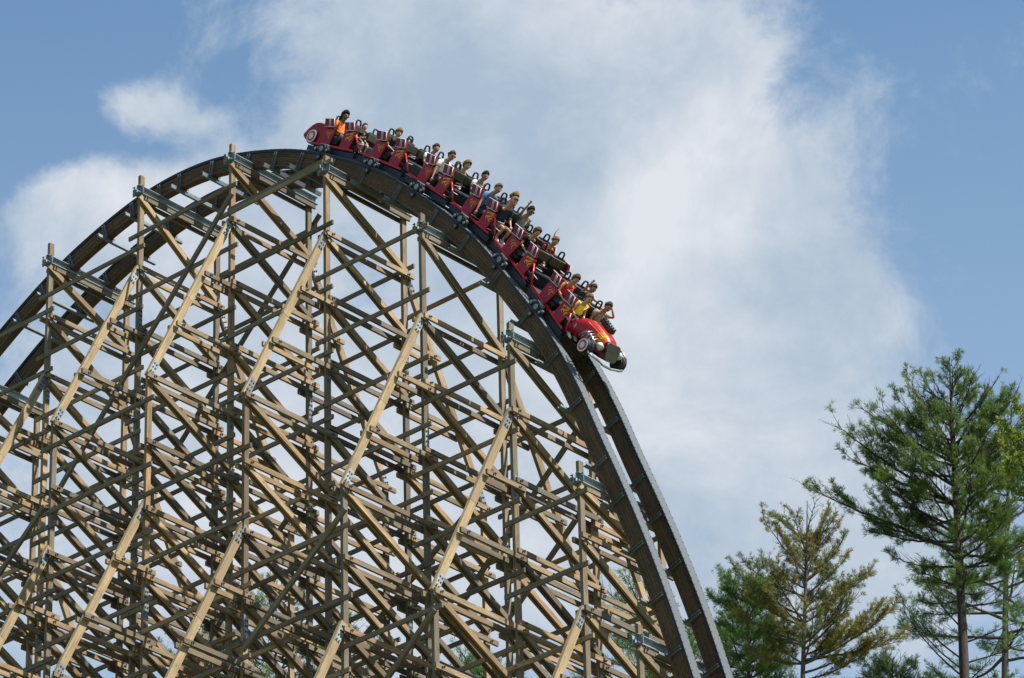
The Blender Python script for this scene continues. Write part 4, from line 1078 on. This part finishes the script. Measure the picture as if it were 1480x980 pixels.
# big pine, right
tp = at(1372, 518, Y1); b0 = base_for(1388, 980, Y1, tp)
mpp = pix(tp)[2]/FPX*1.0      # metres per pixel
br = []
def pb(px_t, py_t, py_root, depth=0.0, curve=.1):
    """branch ending at a pixel, rooted at a trunk height"""
    py_t = py_t+max(0, 640-py_t)*.17; e = at(px_t, py_t, Y1); zr = at(1380, max(py_root, 500)+14, Y1).z; tx = at(1380, py_root, Y1).x
    dx = e.x-tx; L = math.hypot(dx, depth); rise = (e.z-zr)/L-curve
    br.append((zr, math.degrees(atan2(depth, dx)), L, rise, curve))
for a in [(1172, 697, 785, .6, -.02), (1206, 622, 715, -.5, .1), (1246, 566, 655, .4, .1), (1312, 530, 640, -.4, .5), (1335, 508, 600, .3, .5), (1405, 512, 590, .2, .4), (1450, 516, 615, .4, .25),
          (1476, 552, 660, -.3, .15), (1290, 640, 720, .8, .1), (1270, 600, 690, -.9, .1), (1320, 590, 650, .9, .3), (1430, 560, 640, -.8, .3), (1350, 520, 580, .0, .5), (1390, 508, 570, .1, .5),
          (1460, 600, 690, .9, .1), (1500, 640, 720, .5, .1), (1505, 700, 770, -.5, .15), (1470, 720, 780, 1.2, .1), (1310, 690, 760, -1.1, .1), (1280, 720, 770, .3, .05), (1330, 740, 800, .8, .1),
          (1250, 690, 760, -.4, .05), (1340, 640, 700, -1.3, .2), (1420, 620, 680, 1.3, .2), (1360, 560, 620, .6, .4), (1380, 620, 680, -1.4, .2), (1400, 680, 740, -1.5, .15), (1440, 660, 720, -1.0, .15),
          (1520, 760, 810, .2, .1), (1495, 600, 670, -.2, .2), (1300, 560, 640, .1, .4), (1225, 655, 715, .2, .05)]: pb(*a)
br += auto(at(1380, 880, Y1).z, at(1375, 570, Y1).z, tp.z-.5, lambda t: (3.0*(1-t)**.6+.3)*min(1, .55+t*1.6), 46, 5, (.02, .85), .2)
br_low = []
for a in [(1300, 830, 905, .3, .25), (1290, 900, 945, -.4, .3), (1500, 830, 862, .4, .1), (1500, 880, 905, -.5, .05), (1510, 860, 930, .8, .1), (1500, 930, 950, .3, .05), (1330, 925, 965, .4, .2), (1490, 800, 850, -.4, .2)]:
    br.append(None); br.pop(); pb(*a)
low_n = 8; lows = br[-low_n:]; br = br[:-low_n]
_, k_ = tree('pine_tree', b0, tp, 11, 'tall dark green pine filling the lower right corner, its long bough reaching left', needle_g, bark, .30, br, dens=1.7, tuft=.17, leafy_from=.2, tri=9, sparse=.12, gap=-.02); TRI += k_
# second trunk behind at right with thin lower boughs
t1 = at(1462, 590, Y1+9); b1 = base_for(1450, 980, Y1+9, t1)
bs_ = auto(at(1450, 960, Y1+9).z, at(1455, 600, Y1+9).z, t1.z, lambda t: 3.0*(1-t)**.6+.5, 46, 9, (-.02, .5), .12)
_, k_ = tree('pine_tree', b1, t1, 12, 'grey-trunked pine standing behind the tall pine at the right edge', needle_l, bark_g, .24, bs_, dens=1.2, tuft=.18, tri=8, leafy_from=.25); TRI += k_
# sparse lower boughs of the big pine belong to a thin tree just beside it
t2 = at(1392, 800, Y1+1.5); b2 = base_for(1396, 985, Y1+1.5, t2)
def pl(px_t, py_t, py_root, depth=0.0, curve=.1, px0=1390, Y=Y1):
    zr = at(px0, py_root, Y).z; e = at(px_t, py_t, Y); tx = at(px0, py_root, Y).x
    dx = e.x-tx; L = math.hypot(dx, depth); return (zr, math.degrees(atan2(depth, dx)), L, (e.z-zr)/L-curve, curve)
thin = [pl(*a) for a in [(1296, 828, 925, .3, .35), (1292, 850, 950, -.4, .4), (1330, 800, 880, .2, .5), (1310, 880, 940, -.6, .3), (1345, 930, 975, .4, .3), (1470, 860, 900, .4, .1), (1500, 900, 930, -.5, .1), (1500, 950, 965, .3, .05), (1320, 950, 1000, .3, .3), (1430, 930, 960, -.5, .2)]]
_, k_ = tree('young_pine', b2, t2, 13, 'thin sparse pine hugging the dark trunk of the tall pine', needle_l, bark, .09, thin, dens=.9, tuft=.14, sparse=.15, tri=7, leafy_from=.3); TRI += k_
# yellowing tree
t3 = at(1167, 722, Y1-2); b3 = base_for(1164, 980, Y1-2, t3)
yb = [pl(*a, px0=1164, Y=Y1-2) for a in [(1118, 750, 830, .2, .5), (1196, 732, 800, .2, .6), (1150, 742, 800, -.2, .6), (1220, 775, 840, .1, .5), (1262, 822, 885, .3, .15), (1080, 812, 862, .3, .3), (1064, 830, 900, -.2, .3), (1300, 925, 955, .2, .05),
     (1290, 890, 960, -.3, .15), (1275, 870, 960, .6, .3), (1245, 865, 940, -.6, .3), (1075, 880, 930, .5, .1), (1230, 830, 900, .8, .3), (1110, 830, 900, -.8, .3), (1180, 760, 840, .5, .6), (1140, 770, 850, .6, .5), (1210, 900, 960, .9, .3), (1120, 900, 960, 1, .2), (1255, 940, 985, .3, .2), (1090, 850, 905, .7, .25)]]
yb += auto(at(1164, 975, Y1-2).z, at(1165, 770, Y1-2).z, t3.z, lambda t: 1.7*(1-t)**.7+.3, 24, 21, (.3, 1.1), .3)
_, k_ = tree('yellowing_tree', b3, t3, 14, 'thin yellow-brown tree with rusty top between the track and the tall pine', needle_y, bark_g, .17, yb, dens=1.7, tuft=.135, sparse=.06, tri=9, gap=-.2, leafy_from=.15); TRI += k_
# green pine at the foot of the drop
t4 = at(1078, 822, Y1+4); b4 = base_for(1082, 990, Y1+4, t4)
gb = auto(at(1072, 1000, Y1+4).z, at(1066, 850, Y1+4).z, t4.z, lambda t: 1.5*(1-t)**.6+.35, 40, 31, (.05, .8), .2)
_, k_ = tree('pine_tree', b4, t4, 15, 'bright green pine just right of the plunging rails', needle_l, bark, .2, gb, dens=1.5, tuft=.17, tri=9, gap=-.4, leafy_from=.1); TRI += k_
# broadleaf spray at the right edge
t5 = at(1530, 600, Y1-6); b5 = base_for(1530, 980, Y1-6, t5)
yl = [pl(*a, px0=1530, Y=Y1-6) for a in [(1448, 640, 720, .2, .1), (1455, 680, 740, -.2, .05), (1450, 610, 690, .3, .2), (1465, 700, 760, .2, 0), (1470, 590, 680, .0, .2), (1475, 650, 700, .4, .1)]]
yl += auto(at(1530, 900, Y1-6).z, at(1530, 640, Y1-6).z, t5.z, lambda t: 1.0, 14, 41, (.2, .7), .1)
_, k_ = tree('broadleaf_tree', b5, t5, 16, 'yellow-green leafy tree poking in from the right edge', leaf_y, bark_g, .14, yl, dens=.8, tuft=.15, needle=False, tri=4, leafy_from=.4); TRI += k_
# trees beyond the trestle, seen through it
for n, (px, pyt, Y, mt, w, lb, sd) in enumerate([(925, 838, 138, needle_l, 2.4, 'pale sparse pine seen through the lattice beside the steep rails', 61), (400, 842, 142, needle_g, 2.6, 'green treetop seen through the lattice at its lower middle', 62),
        (300, 925, 142, needle_g, 2.4, 'dark treetop low behind the left part of the lattice', 63), (505, 900, 143, needle_l, 2.2, 'light green treetop behind the lattice, right of the lower middle', 64), (1000, 905, 128, needle_g, 1.9, 'dark pine between and behind the two steep rails', 65),
        (1290, 955, 128, needle_g, 1.5, 'low dark treetop between the yellowing tree and the tall pine', 66), (700, 960, 143, needle_l, 2.0, 'treetop barely showing at the bottom centre behind the lattice', 67)]):
    tt = at(px, pyt, Y); bb_ = base_for(px, 990, Y, tt)
    q_ = auto(max(at(px, 1010, Y).z, bb_.z+2)-1, at(px, pyt+12, Y).z, tt.z, lambda t: w*(1-t)**.6+.3, 34, sd, (.1, .9), .2)
    _, k_ = tree('distant_tree', bb_, tt, sd, lb, mt, bark, .18, q_, dens=1.0, tuft=.18, tri=8, leafy_from=.1, group='trees beyond the trestle'); TRI += k_
print('foliage quads', TRI, 'objects', len(bpy.data.objects))
